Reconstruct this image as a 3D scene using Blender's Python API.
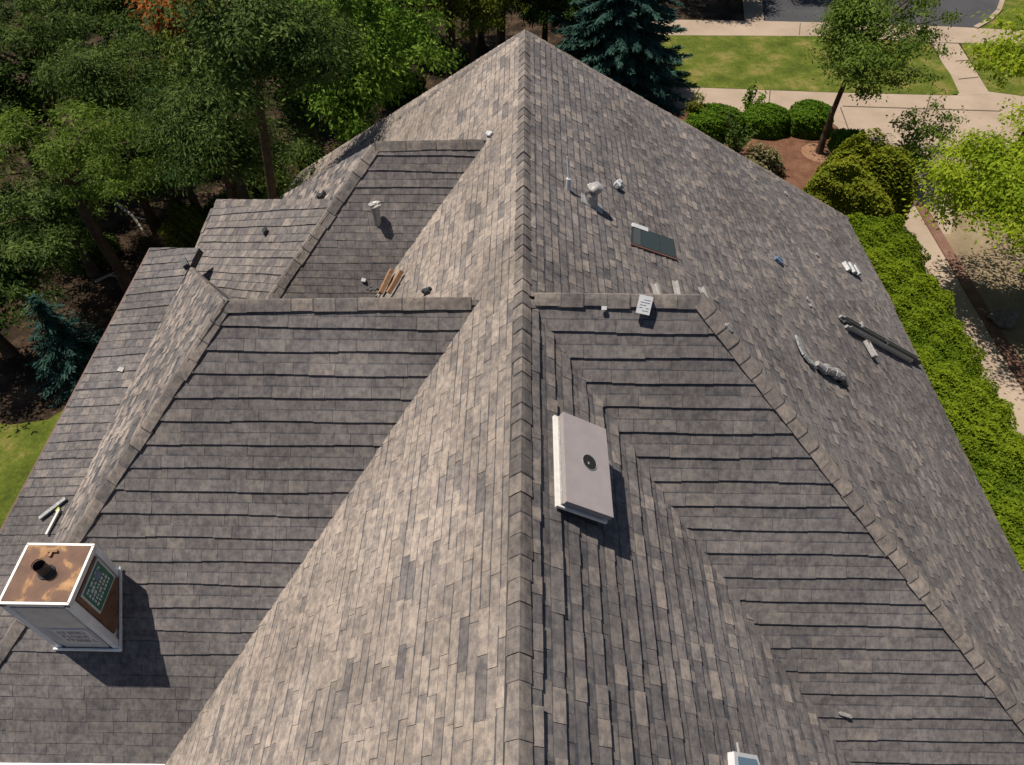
import bpy, bmesh, math, random
import numpy as np
from mathutils import Vector, Matrix
for o in list(bpy.data.objects): bpy.data.objects.remove(o)
C = bpy.context.scene.collection
scene = bpy.context.scene
R = math.radians
# ------------------------------------------------------------------ camera, sky, sun, exposure
F_PX, CX, CY = 709.0, 512.0, 382.5
PITCH = math.atan(835.0/F_PX)
YAW = 0.0155
CAMZ = 16.0
S = 5.0                                     # metres per unit of drop below the camera
cam_d = bpy.data.cameras.new("camera"); cam = bpy.data.objects.new("camera", cam_d); C.objects.link(cam)
cam.location = (0, 0, CAMZ); cam.rotation_euler = (R(90)-PITCH, 0, YAW)
cam_d.sensor_width = 36; cam_d.lens = F_PX/1024*36; cam_d.clip_end = 3000; cam_d.clip_start = 0.1
scene.camera = cam
SUNV = Vector((-0.34, 0.19, 0.92)).normalized()    # towards the sun
w = bpy.data.worlds.new("World"); scene.world = w; w.use_nodes = True
nt = w.node_tree; bg = nt.nodes['Background']
sky = nt.nodes.new('ShaderNodeTexSky'); sky.sky_type = 'NISHITA'; sky.sun_disc = False
sky.sun_elevation = math.asin(SUNV.z); sky.sun_rotation = math.atan2(SUNV.x, SUNV.y)
nt.links.new(sky.outputs[0], bg.inputs[0]); bg.inputs[1].default_value = 0.052
sd = bpy.data.lights.new("sun", 'SUN'); so = bpy.data.objects.new("sun", sd); C.objects.link(so)
sd.energy = 5.0; sd.angle = R(0.5); sd.color = (1.0, 0.91, 0.78)
so.rotation_euler = SUNV.to_track_quat('Z', 'Y').to_euler(); so.location = (-20, 12, 60)
scene.view_settings.view_transform = 'Standard'; scene.view_settings.look = 'None'
scene.view_settings.gamma = 1; scene.view_settings.exposure = 0.1
scene.render.engine = 'CYCLES'
# ------------------------------------------------------------------ pixel <-> world
ROT = cam.rotation_euler.to_matrix(); CAM = Vector((0, 0, CAMZ))
def ray(px, py): return ROT @ Vector(((px-CX)/F_PX, (CY-py)/F_PX, -1.0))
def atz(px, py, z):
    d = ray(px, py); t = (z-CAMZ)/d.z; return CAM + d*t
def ath(px, py, hp): return atz(px, py, CAMZ - S*hp)
class Plane:
    """plane through p with normal n; U runs along the courses, D down the slope"""
    def __init__(s, p, n, udir):
        s.p = Vector(p); s.n = Vector(n).normalized()
        if s.n.z < 0: s.n = -s.n
        u = Vector(udir); s.U = (u - s.n*u.dot(s.n)).normalized()
        d = s.n.cross(s.U); s.D = d if d.z < 0 else -d
        s.o = Vector((0, 0, 0)) - s.n*(Vector((0, 0, 0))-s.p).dot(s.n)
    def hit(s, px, py):
        d = ray(px, py); return CAM + d*((s.p-CAM).dot(s.n)/d.dot(s.n))
    def uv(s, P): q = P-s.o; return (q.dot(s.U), q.dot(s.D))
    def at(s, u, v, w=0): return s.o + s.U*u + s.D*v + s.n*w
def plane3(a, b, c, udir): return Plane(a, (b-a).cross(c-a), udir)
XD, YD = Vector((1, 0, 0)), Vector((0, 1, 0))
# ------------------------------------------------------------------ materials
def mat(name, rough=0.8, metal=0.0):
    m = bpy.data.materials.new(name); m.use_nodes = True
    b = m.node_tree.nodes['Principled BSDF']; b.inputs['Roughness'].default_value = rough
    b.inputs['Metallic'].default_value = metal; return m, m.node_tree, b
def N(nt, t, **k):
    n = nt.nodes.new(t)
    for a, v in k.items():
        if a in n.inputs.keys(): n.inputs[a].default_value = v
        else: setattr(n, a, v)
    return n
def ramp(nt, src, stops):
    r = nt.nodes.new('ShaderNodeValToRGB'); e = r.color_ramp.elements
    while len(e) > 1: e.remove(e[-1])
    e[0].position = stops[0][0]; e[0].color = (*stops[0][1], 1)
    for p, c in stops[1:]:
        x = e.new(p); x.color = (*c, 1)
    nt.links.new(src, r.inputs[0]); return r
def mix(nt, a, b, fac, mode='MIX'):
    m = nt.nodes.new('ShaderNodeMix'); m.data_type = 'RGBA'; m.blend_type = mode
    for s, i in ((fac, 0), (a, 6), (b, 7)):
        if isinstance(s, (int, float)): m.inputs[i].default_value = s
        elif isinstance(s, tuple): m.inputs[i].default_value = (*s, 1)
        else: nt.links.new(s, m.inputs[i])
    return m.outputs[2]
def noise(nt, scale, detail=4, rough=0.6, coord='Object', vec=None):
    n = nt.nodes.new('ShaderNodeTexNoise'); n.inputs['Scale'].default_value = scale
    n.inputs['Detail'].default_value = detail; n.inputs['Roughness'].default_value = rough
    if vec is None:
        tc = nt.nodes.new('ShaderNodeTexCoord'); vec = tc.outputs[coord]
    nt.links.new(vec, n.inputs['Vector']); return n
def bump(nt, b, h, strength, dist=0.02):
    bp = nt.nodes.new('ShaderNodeBump'); bp.inputs['Strength'].default_value = strength
    bp.inputs['Distance'].default_value = dist
    nt.links.new(h, bp.inputs['Height']); nt.links.new(bp.outputs[0], b.inputs['Normal'])
def plain(name, col, rough=0.7, metal=0.0, var=0.25, scale=12, bmp=0.15):
    m, t, b = mat(name, rough, metal)
    n = noise(t, scale, 5)
    lo = tuple(c*(1-var) for c in col); hi = tuple(min(1, c*(1+var)) for c in col)
    r = ramp(t, n.outputs[0], [(0.3, lo), (0.7, hi)])
    t.links.new(r.outputs[0], b.inputs['Base Color'])
    if bmp: bump(t, b, n.outputs[0], bmp, 0.01)
    return m
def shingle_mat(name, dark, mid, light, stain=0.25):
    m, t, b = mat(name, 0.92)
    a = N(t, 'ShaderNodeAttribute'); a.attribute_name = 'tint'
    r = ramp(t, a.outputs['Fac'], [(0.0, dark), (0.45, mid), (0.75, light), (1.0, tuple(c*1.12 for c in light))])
    patch = noise(t, 13, 3, 0.6)
    pr = ramp(t, patch.outputs[0], [(0.38, (0.60, 0.62, 0.67)), (0.6, (1.14, 1.12, 1.10))])
    c = mix(t, r.outputs[0], pr.outputs[0], 0.7, 'MULTIPLY')
    mp = nt_ = t.nodes.new('ShaderNodeMapping'); tc2 = t.nodes.new('ShaderNodeTexCoord'); t.links.new(tc2.outputs['Object'], mp.inputs['Vector']); mp.inputs['Scale'].default_value = (34, 11, 11)
    sm = noise(t, 1.0, 3, 0.7, vec=mp.outputs[0]); sr = ramp(t, sm.outputs[0], [(0.36, (0.66, 0.67, 0.71)), (0.55, (1.06, 1.05, 1.04))])
    c = mix(t, c, sr.outputs[0], 0.55, 'MULTIPLY')
    big = noise(t, 0.7, 5, 0.65); br = ramp(t, big.outputs[0], [(0.35, (1-stain,)*3), (0.65, (1+stain*0.5,)*3)])
    c = mix(t, c, br.outputs[0], 1.0, 'MULTIPLY')
    al = noise(t, 2.6, 6, 0.7); ar_ = ramp(t, al.outputs[0], [(0.36, (0.80, 0.81, 0.84)), (0.58, (1.06, 1.05, 1.04))])
    c = mix(t, c, ar_.outputs[0], 0.8, 'MULTIPLY')
    gr = noise(t, 160, 2, 0.9); g2 = ramp(t, gr.outputs[0], [(0.3, (0.7, 0.7, 0.7)), (0.7, (1.3, 1.3, 1.3))])
    c = mix(t, c, g2.outputs[0], 0.8, 'MULTIPLY')
    t.links.new(c, b.inputs['Base Color']); bump(t, b, gr.outputs[0], 0.35, 0.004)
    b.inputs['Specular IOR Level'].default_value = 0.2
    return m
M = {}
M['shingle'] = shingle_mat('weathered_shingle', (0.090, 0.091, 0.102), (0.180, 0.165, 0.162), (0.335, 0.287, 0.251))
M['cap'] = shingle_mat('ridge_cap_shingle', (0.10, 0.095, 0.098), (0.205, 0.182, 0.17), (0.27, 0.235, 0.21))
M['under'] = plain('roof_underlay', (0.055, 0.052, 0.05), 0.95)
M['trim'] = plain('painted_trim', (0.62, 0.63, 0.64), 0.5, 0, 0.08)
M['redtrim'] = plain('brown_drip_edge', (0.13, 0.065, 0.05), 0.6)
M['gutter'] = plain('white_gutter', (0.74, 0.74, 0.74), 0.4, 0, 0.06)
M['siding'] = plain('house_siding', (0.42, 0.37, 0.30), 0.8)
M['white'] = plain('white_sheet_metal', (0.74, 0.78, 0.82), 0.45, 0.1, 0.14, 5, 0.08)
M['boxwhite'] = plain('warm_white_metal', (0.33, 0.295, 0.30), 0.5, 0.0, 0.08, 6, 0.05)
M['boxedge'] = plain('pale_edge_metal', (0.74, 0.72, 0.70), 0.4, 0.0, 0.1)
M['grey'] = plain('galvanised_grey', (0.36, 0.37, 0.38), 0.5, 0.35, 0.3, 25)
M['lead'] = plain('pale_lead', (0.36, 0.35, 0.345), 0.55, 0.2, 0.25, 25)
M['dark'] = plain('dark_metal', (0.055, 0.058, 0.062), 0.5, 0.3, 0.3)
M['black'] = plain('black_opening', (0.008, 0.008, 0.009), 0.9)
M['wood'] = plain('bare_timber', (0.30, 0.17, 0.095), 0.8, 0, 0.35, 20)
M['pwhite'] = plain('white_plastic', (0.60, 0.61, 0.64), 0.4, 0, 0.06)
M['printgrey'] = plain('printed_grey', (0.22, 0.24, 0.28), 0.6)
M['green'] = plain('label_green', (0.03, 0.16, 0.11), 0.5)
M['pinkprint'] = plain('label_grey', (0.36, 0.31, 0.32), 0.6)
M['brownpanel'] = plain('brown_panel', (0.155, 0.085, 0.05), 0.7, 0, 0.3, 9)
M['greypanel'] = plain('grey_panel', (0.68, 0.64, 0.60), 0.7, 0, 0.12, 7)
M['greypanel2'] = plain('dull_grey_panel', (0.50, 0.50, 0.52), 0.7, 0, 0.12, 7)
M['yellow'] = plain('yellow_tape', (0.45, 0.5, 0.08), 0.6)
M['bluebit'] = plain('blue_grey_plastic', (0.14, 0.19, 0.28), 0.5)
def glassy(name, col):
    m, t, b = mat(name, 0.12); b.inputs['Base Color'].default_value = (*col, 1); return m
M['glass'] = glassy('dark_skylight_glass', (0.022, 0.034, 0.042))
M['glass2'] = glassy('grey_skylight_glass', (0.06, 0.066, 0.07))
M['blueglass'] = glassy('pale_blue_glass', (0.16, 0.24, 0.33))
def rust():
    m, t, b = mat('rusted_cap', 0.75)
    n = noise(t, 4.5, 5, 0.6); n.inputs['Distortion'].default_value = 0.4
    r = ramp(t, n.outputs[0], [(0.34, (0.11, 0.058, 0.04)), (0.56, (0.16, 0.085, 0.055)), (0.62, (0.33, 0.18, 0.08)), (0.8, (0.5, 0.31, 0.15))])
    t.links.new(r.outputs[0], b.inputs['Base Color']); bump(t, b, n.outputs[0], 0.2, 0.01); return m
M['rust'] = rust()
def ground_mat(name, cols, scales, rough=0.95, bmp=0.5, dist=0.05, hf=0.8):
    m, t, b = mat(name, rough)
    n = noise(t, scales[0], 6, 0.65); r = ramp(t, n.outputs[0], cols)
    n2 = noise(t, scales[1], 4, 0.8); r2 = ramp(t, n2.outputs[0], [(0.3, (0.6, 0.6, 0.6)), (0.7, (1.35, 1.35, 1.35))])
    c = mix(t, r.outputs[0], r2.outputs[0], hf, 'MULTIPLY')
    t.links.new(c, b.inputs['Base Color']); bump(t, b, n2.outputs[0], bmp, dist)
    b.inputs['Specular IOR Level'].default_value = 0.15
    return m
M['soil'] = ground_mat('leaf_litter_soil', [(0.35, (0.012, 0.009, 0.006)), (0.5, (0.035, 0.023, 0.014)), (0.60, (0.085, 0.055, 0.036)), (0.72, (0.02, 0.028, 0.008))], (0.9, 9))
M['mulch'] = ground_mat('brown_mulch', [(0.35, (0.10, 0.045, 0.028)), (0.65, (0.20, 0.105, 0.065))], (1.3, 14))
M['grass'] = ground_mat('lawn_grass', [(0.32, (0.055, 0.078, 0.010)), (0.5, (0.10, 0.128, 0.017)), (0.66, (0.21, 0.18, 0.055))], (0.8, 9), bmp=0.9, hf=0.9)
M['concrete'] = ground_mat('concrete_paving', [(0.3, (0.30, 0.235, 0.18)), (0.7, (0.41, 0.325, 0.255))], (0.5, 18), bmp=0.1, dist=0.01, hf=0.22)
M['asphalt'] = ground_mat('asphalt', [(0.3, (0.052, 0.053, 0.060)), (0.7, (0.080, 0.080, 0.088))], (0.4, 30), bmp=0.2)
M['gravel'] = ground_mat('tan_gravel', [(0.3, (0.20, 0.155, 0.10)), (0.7, (0.30, 0.235, 0.155))], (0.8, 25), bmp=0.4)
M['edging'] = ground_mat('brick_edging', [(0.3, (0.14, 0.075, 0.055)), (0.7, (0.22, 0.13, 0.10))], (2, 15), bmp=0.3)
M['rock'] = ground_mat('grey_rock', [(0.3, (0.10, 0.09, 0.085)), (0.7, (0.24, 0.22, 0.20))], (3, 12), bmp=0.6)
M['joint'] = plain('paving_joint', (0.09, 0.065, 0.05), 0.9)
M['bark'] = ground_mat('tree_bark', [(0.3, (0.055, 0.036, 0.024)), (0.7, (0.15, 0.105, 0.075))], (3, 25), bmp=0.8)
M['twig'] = plain('pale_dead_wood', (0.34, 0.31, 0.27), 0.9)
def leafmat(name, dark, light, transl=0.3):
    m, t, b = mat(name, 0.7)
    a = N(t, 'ShaderNodeAttribute'); a.attribute_name = 'tint'
    r = ramp(t, a.outputs['Fac'], [(0.0, dark), (1.0, light)])
    t.links.new(r.outputs[0], b.inputs['Base Color']); b.inputs['Specular IOR Level'].default_value = 0.12
    tr = N(t, 'ShaderNodeBsdfTranslucent'); ms = N(t, 'ShaderNodeMixShader'); ms.inputs[0].default_value = transl
    c2 = mix(t, r.outputs[0], (1.0, 1.1, 0.35), 0.5, 'MULTIPLY'); t.links.new(c2, tr.inputs[0])
    out = t.nodes['Material Output']
    t.links.new(b.outputs[0], ms.inputs[1]); t.links.new(tr.outputs[0], ms.inputs[2]); t.links.new(ms.outputs[0], out.inputs[0])
    return m
LM = {
 'bright': leafmat('bright_green_leaves', (0.045, 0.12, 0.010), (0.22, 0.34, 0.045), 0.38),
 'lime': leafmat('lime_green_leaves', (0.12, 0.21, 0.010), (0.42, 0.50, 0.035), 0.45),
 'pine': leafmat('grey_green_sprays', (0.020, 0.055, 0.010), (0.145, 0.20, 0.045), 0.25),
 'hemlock': leafmat('hemlock_sprays', (0.016, 0.05, 0.012), (0.145, 0.20, 0.045), 0.25),
 'dark': leafmat('dark_green_leaves', (0.012, 0.034, 0.006), (0.075, 0.12, 0.018), 0.25),
 'yellowish': leafmat('yellow_green_leaves', (0.06, 0.085, 0.008), (0.20, 0.21, 0.022), 0.35),
 'red': leafmat('orange_red_leaves', (0.16, 0.055, 0.015), (0.42, 0.13, 0.03), 0.3),
 'spruce': leafmat('blue_spruce_needles', (0.012, 0.042, 0.035), (0.045, 0.105, 0.085), 0.12),
 'hedge': leafmat('hedge_leaves', (0.06, 0.12, 0.006), (0.24, 0.31, 0.014), 0.35),
 'box': leafmat('boxwood_leaves', (0.03, 0.085, 0.006), (0.13, 0.23, 0.012), 0.3),
 'yew': leafmat('yew_leaves', (0.06, 0.095, 0.006), (0.25, 0.27, 0.018), 0.3),
 'mid': leafmat('mid_green_leaves', (0.055, 0.11, 0.016), (0.22, 0.30, 0.05), 0.4),
 'pale': leafmat('pale_variegated_leaves', (0.11, 0.10, 0.04), (0.30, 0.27, 0.14), 0.25),
}
# ------------------------------------------------------------------ object helpers
def tag(o, label=None, cat=None, group=None, kind=None):
    if label: o['label'] = label
    if cat: o['category'] = cat
    if group: o['group'] = group
    if kind: o['kind'] = kind
    return o
def empty(name, loc): o = bpy.data.objects.new(name, None); C.objects.link(o); o.location = loc; o.empty_display_size = 0.2; return o
class MB:
    def __init__(s): s.v = []; s.f = []; s.t = []; s.mi = []
    def face(s, pts, tint=0.5, mi=0):
        b = len(s.v); s.v += [tuple(p) for p in pts]; s.f.append(tuple(range(b, b+len(pts)))); s.t.append(tint); s.mi.append(mi)
    def prism(s, top, dvec, tint=0.5, mi=0, bottom=True):
        """closed prism: polygon 'top' extruded by dvec"""
        n = len(top); bot = [Vector(p)+dvec for p in top]
        s.face(top, tint, mi)
        if bottom: s.face(bot[::-1], tint, mi)
        for i in range(n):
            j = (i+1) % n; s.face([top[j], top[i], bot[i], bot[j]], tint, mi)
    def box(s, c, ax, ay, az, tint=0.5, mi=0):
        """c centre, half-axis vectors"""
        c = Vector(c); t = [c+az+ax*a+ay*b for a, b in ((-1, -1), (1, -1), (1, 1), (-1, 1))]
        s.prism(t, -2*az, tint, mi)
    def tube(s, pts, radii, n=10, tint=0.5, mi=0, cap=True):
        pts = [Vector(p) for p in pts]; rings = []
        for i, p in enumerate(pts):
            d = (pts[min(i+1, len(pts)-1)]-pts[max(i-1, 0)]).normalized()
            a = d.cross(Vector((0.13, 0.21, 0.97)) if abs(d.z) < 0.95 else Vector((1, 0.1, 0))).normalized(); b = d.cross(a)
            rings.append([p+(a*math.cos(2*math.pi*k/n)+b*math.sin(2*math.pi*k/n))*radii[i] for k in range(n)])
        base = len(s.v)
        for r in rings: s.v += [tuple(q) for q in r]
        for i in range(len(rings)-1):
            for k in range(n):
                k2 = (k+1) % n
                s.f.append((base+i*n+k, base+i*n+k2, base+(i+1)*n+k2, base+(i+1)*n+k)); s.t.append(tint); s.mi.append(mi)
        if cap:
            s.face(rings[0][::-1], tint, mi); s.face(rings[-1], tint, mi)
    def build(s, name, mats, parent=None, smooth=False):
        me = bpy.data.meshes.new(name); me.from_pydata(s.v, [], s.f)
        if not isinstance(mats, (list, tuple)): mats = [mats]
        for m in mats: me.materials.append(m)
        me.polygons.foreach_set('material_index', s.mi)
        a = me.attributes.new('tint', 'FLOAT', 'FACE'); a.data.foreach_set('value', s.t)
        if smooth: me.polygons.foreach_set('use_smooth', [True]*len(me.polygons))
        me.update(); o = bpy.data.objects.new(name, me); C.objects.link(o)
        if parent:
            o.parent = parent; o.matrix_parent_inverse = Matrix.Translation(-Vector(world_loc(parent)))
        return o
def world_loc(o):
    l = Vector(o.location)
    return l if o.parent is None else Vector((0, 0, 0)) + l if o.type == 'MESH' else l
def bevel(o, wd=0.01, seg=2):
    m = o.modifiers.new('bevel', 'BEVEL'); m.width = wd; m.segments = seg; m.limit_method = 'ANGLE'; return o
# ------------------------------------------------------------------ SETTING: ground (sheets 4 mm apart)
def sheet(name, pts, z, m, thick=0.0):
    b = MB(); b.face([Vector((p[0], p[1], z)) for p in pts]); return tag(b.build(name, m), kind='structure')
def gp(*pp, z=0): return [atz(x, y, z) for x, y in pp]
sheet('ground', [(-150, -60), (150, -60), (150, 300), (-150, 300)], 0, M['soil'])
def slab(name, pix, z, m):
    b = MB(); pts = gp(*pix); 
    if sum(pts[i].x*pts[(i+1) % len(pts)].y-pts[(i+1) % len(pts)].x*pts[i].y for i in range(len(pts))) < 0: pts = pts[::-1]
    b.prism([Vector((p.x, p.y, z)) for p in pts], Vector((0, 0, -z-0.05))); return tag(b.build(name, m), kind='structure')
# ------------------------------------------------------------------ HOUSE ROOF planes
RIDGE_A, RIDGE_B = ath(525, 30, 1.0), ath(518, 765, 1.0)
xr = (RIDGE_A.x+RIDGE_B.x)/2
A0 = Vector((xr, RIDGE_A.y, CAMZ-S)); B0 = Vector((xr, -1.2, CAMZ-S))
def side_plane(slope, sgn, x0=xr, z0=CAMZ-S): return Plane((x0, 0, z0), (sgn*slope, 0, 1), YD)
PW = side_plane(1.0, -1)
PE2 = side_plane(1.0, 1)
rB = ath(700, 298, 1.004); rA = Vector((xr, rB.y, rB.z))
Dp = PE2.hit(832, 738)
PSR = plane3(rA, rB, Dp, XD)
Cp = PSR.hit(1022, 715)
PER = plane3(rB, Cp, rB+YD, YD)
ce = PER.hit(955, 436)                       # a point of the east eave
PE = side_plane((CAMZ-S-ce.z)/(ce.x-xr), 1)
Ep = PW.hit(480, 300); Gp = ath(225, 303, (CAMZ-Ep.z)/S)
Fp = PW.hit(165, 765)
L2S = plane3(Ep, Vector((Gp.x, Ep.y, Ep.z)), Fp, XD)
Gp = L2S.hit(225, 303)
Hb = L2S.hit(0, 650)
PW2 = plane3(Gp, Hb, Gp+YD, YD)
vz = PW2.hit(125, 383)
zV = vz.z
PL = plane3(vz, vz+YD*3+Vector((0, 0, 0.9)), atz(82, 383, zV-0.12), XD)
J1 = PW.hit(487, 141); J2 = PW.hit(380, 290)
L3S = plane3(J1, J1-XD, J2, XD)
K1 = L3S.hit(375, 143); K2 = L3S.hit(275, 290)
PW3 = plane3(K1, K2, K1+YD, YD)
L1 = plane3(PW3.hit(336, 200), PW3.hit(275, 290), ath(217, 200, 1.555), XD)
L1 = Plane(L1.p, L1.n, L1.hit(300, 240)-L1.hit(215, 241))
print('L1', L1.n, CAMZ-L1.hit(190, 268).z)
print('slopes', PE.n, PSR.n, PER.n, L2S.n, PW2.n, L3S.n, PW3.n, 'ce', ce, 'zV', zV)

house = empty('house', (0, 5, 0))
tag(house, 'large house under a steep weathered grey shingle roof with many hips and valleys', 'house')

def clip(poly, cp):
    """Sutherland-Hodgman, cp convex ccw"""
    out = poly
    for i in range(len(cp)):
        ax, ay = cp[i]; bx, by = cp[(i+1) % len(cp)]; inp = out; out = []
        if not inp: break
        side = [(bx-ax)*(p[1]-ay)-(by-ay)*(p[0]-ax) for p in inp]
        for k in range(len(inp)):
            p, q, sp, sq = inp[k], inp[(k+1) % len(inp)], side[k], side[(k+1) % len(inp)]
            if sp >= 0: out.append(p)
            if (sp > 0 and sq < 0) or (sp < 0 and sq > 0):
                t = sp/(sp-sq); out.append((p[0]+(q[0]-p[0])*t, p[1]+(q[1]-p[1])*t))
    return out
ROW = 0.11
def slope_obj(pl, pieces, seed, strong=None, calm=0.0, band=0.012, tabw=(0.10, 0.27), weak=0.007, var=1.0, lo=0.0, spread=1.0, row=ROW):
    """one roof slope: underlay slab plus every shingle tab as real lapped geometry"""
    b = MB()
    for pc in pieces:
        P3 = [pl.hit(*p) for p in pc]
        cp = [pl.uv(p) for p in P3]
        ar = sum(cp[i][0]*cp[(i+1) % len(cp)][1]-cp[(i+1) % len(cp)][0]*cp[i][1] for i in range(len(cp)))
        if ar < 0: cp = cp[::-1]; P3 = P3[::-1]
        b.prism([p-pl.n*0.004 for p in (P3 if (P3[1]-P3[0]).cross(P3[2]-P3[1]).dot(pl.n) > 0 else P3[::-1])], -pl.n*0.13, 0.1, 1)
        v0, v1 = min(c[1] for c in cp), max(c[1] for c in cp); u0, u1 = min(c[0] for c in cp), max(c[0] for c in cp)
        for i in range(int(math.floor(v0/row))-1, int(math.ceil(v1/row))+1):
            rr = random.Random(seed*7919+i*31)
            u = u0-1.0; u = math.floor(u/8)*8+rr.random()*0.2
            va, vb = i*row, (i+1)*row
            st = strong(i, rr) if strong else 0
            ph1, ph2 = rr.random()*6, rr.random()*6
            hb_run = st; run = 0
            flip = 0
            while u < u1+0.3:
                wd = rr.uniform(*tabw); flip ^= 1
                j = rr.uniform(-1, 1); r2 = rr.random(); r3 = rr.random(); r4 = rr.random()
                if run <= 0: hb_run = st*(rr.uniform(0.55, 1.15)*(1-calm)+calm*rr.uniform(0.85, 1.05)); run = rr.randint(2, 7)
                run -= 1
                if u+wd > u0-0.05:
                    wob = (0.004*math.sin(u*1.7+ph1)+0.003*math.sin(u*4.1+ph2))*(1.8 if st else 1)
                    vbj = vb + wob + (j*0.0035 + (0.010*(r2-0.3) if st else 0))*(1-calm)
                    hb = weak*(0.7+0.6*r3) + (0.006*(1-calm*0.8) if flip else 0.0) + hb_run
                    gap = 0.004 if r4 < 0.5 else 0.0015
                    poly = clip([(u, va-0.02), (u+wd-gap, va-0.02), (u+wd-gap, vbj), (u, vbj)], cp)
                    if len(poly) >= 3:
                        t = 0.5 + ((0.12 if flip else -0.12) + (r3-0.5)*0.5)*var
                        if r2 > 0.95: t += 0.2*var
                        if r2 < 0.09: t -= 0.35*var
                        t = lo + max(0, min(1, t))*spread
                        w0 = 0.001 if not st else 0.001
                        L = vbj-va+0.02
                        top = [pl.at(p[0], p[1], w0+(hb-w0)*(p[1]-va+0.02)/L) for p in poly]
                        n = len(top); nrm = (top[1]-top[0]).cross(top[2]-top[1]).dot(pl.n)
                        if nrm < 0: top = top[::-1]; poly = poly[::-1]
                        b.face(top, t)
                        if band:
                            bp_ = clip([(u, va-0.012), (u+wd-gap, va-0.012), (u+wd-gap, va+band*(0.6+0.8*r4)+wob*0.3), (u, va+band*(0.6+0.8*r4))], cp)
                            if len(bp_) >= 3:
                                bt_ = [pl.at(p[0], p[1], w0+(hb-w0)*(p[1]-va+0.02)/L+0.0012) for p in bp_]
                                if (bt_[1]-bt_[0]).cross(bt_[2]-bt_[1]).dot(pl.n) < 0: bt_ = bt_[::-1]
                                b.face(bt_, max(0.0, t*0.25-0.1))
                        bot = [pl.at(p[0], p[1], -0.003) for p in poly]
                        for k in range(n):
                            k2 = (k+1) % n
                            if poly[k][1] < va-0.015 and poly[k2][1] < va-0.015: continue
                            b.face([top[k2], top[k], bot[k], bot[k2]], t*0.7)
                u += wd
    return b.build('roof_slope', [M['shingle'], M['under']], house)
def every2(h, p=1.0): return lambda i, rr: (h if (i % 2 == 0 and rr.random() < p) else 0.0)
slope_obj(PW, [[(525.5, 29), (300, 172), (278, 200), (380, 300), (521.5, 300)], [(521.5, 300), (440, 300), (120, 800), (517, 800)]], 1, lo=0.46, spread=0.6, weak=0.006, calm=0.4, tabw=(0.18, 0.48), band=0.014, var=0.85)  # pale tabs, tinted lighter still to paint stronger sun on this side
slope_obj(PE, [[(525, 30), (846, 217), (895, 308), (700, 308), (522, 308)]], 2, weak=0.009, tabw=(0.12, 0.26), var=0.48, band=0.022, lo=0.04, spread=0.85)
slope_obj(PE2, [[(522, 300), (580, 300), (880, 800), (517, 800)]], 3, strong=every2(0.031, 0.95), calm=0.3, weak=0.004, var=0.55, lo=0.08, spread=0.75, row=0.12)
slope_obj(PSR, [[(523, 299.5), (700, 298), (1022, 715), (1096, 811), (870, 800)]], 4, strong=every2(0.019, 1.0), calm=0.85, weak=0.003, tabw=(0.12, 0.40), var=0.3, lo=0.10, spread=0.64, row=0.13, band=0.003)  # tab tint lowered to paint deeper shade on the south-facing slope
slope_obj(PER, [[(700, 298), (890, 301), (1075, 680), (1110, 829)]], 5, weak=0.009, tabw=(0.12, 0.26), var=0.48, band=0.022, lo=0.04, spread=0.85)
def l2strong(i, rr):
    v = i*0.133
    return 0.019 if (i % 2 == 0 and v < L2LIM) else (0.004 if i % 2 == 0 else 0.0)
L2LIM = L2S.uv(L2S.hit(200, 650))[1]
slope_obj(L2S, [[(482, 300), (225, 303), (-70, 758), (-70, 763), (165.5, 763)]], 6, strong=l2strong, calm=0.85, weak=0.0035, tabw=(0.12, 0.34), var=0.33, lo=0.09, spread=0.64, row=0.133, band=0.004)  # darker tab tint, shade of the south side put into the colour
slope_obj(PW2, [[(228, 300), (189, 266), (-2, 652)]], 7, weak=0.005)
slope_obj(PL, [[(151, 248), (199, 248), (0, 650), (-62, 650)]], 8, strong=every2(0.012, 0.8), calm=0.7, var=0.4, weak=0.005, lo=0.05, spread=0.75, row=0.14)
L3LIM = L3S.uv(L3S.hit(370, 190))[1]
slope_obj(L3S, [[(488, 140), (375, 143), (262, 309), (367, 309)]], 9, strong=lambda i, rr: (0.012 if (i % 2 == 0 and i*ROW < L3LIM and rr.random() < 0.8) else (0.002 if rr.random() < 0.4 else 0)), weak=0.004, calm=0.8, var=0.4, lo=0.1, spread=0.68, band=0.004)  # tabs darkened like the other south slopes, shade kept in the tint
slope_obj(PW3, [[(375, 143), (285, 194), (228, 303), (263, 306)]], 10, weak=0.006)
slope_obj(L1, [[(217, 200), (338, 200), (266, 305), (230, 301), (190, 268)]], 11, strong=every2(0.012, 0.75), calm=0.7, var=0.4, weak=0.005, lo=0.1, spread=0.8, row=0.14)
# closing slopes that face away from the camera
def closer(pts):
    b = MB(); b.face(pts, 0.5); b.face([p-Vector((0, 0, 0.1)) for p in pts][::-1], 0.5); return b.build('roof_slope', M['shingle'], house)
def V(*a): return Vector(a)
NE, NW = PE.hit(846, 217), PW.hit(282, 197)
closer([A0, NW, NE])
closer([rB, rA, PER.hit(890, 301)])
closer([Ep, Gp, Gp+V(0, 0.8, -1.1), V(Ep.x, Ep.y+0.8, Ep.z-1.1)])
closer([Gp, PW2.hit(190, 268), Gp+V(0, 0.8, -1.1)])
closer([J1, K1, PW3.hit(285, 196), V(J1.x-0.6, J1.y+0.9, J1.z-1.3)])
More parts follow.
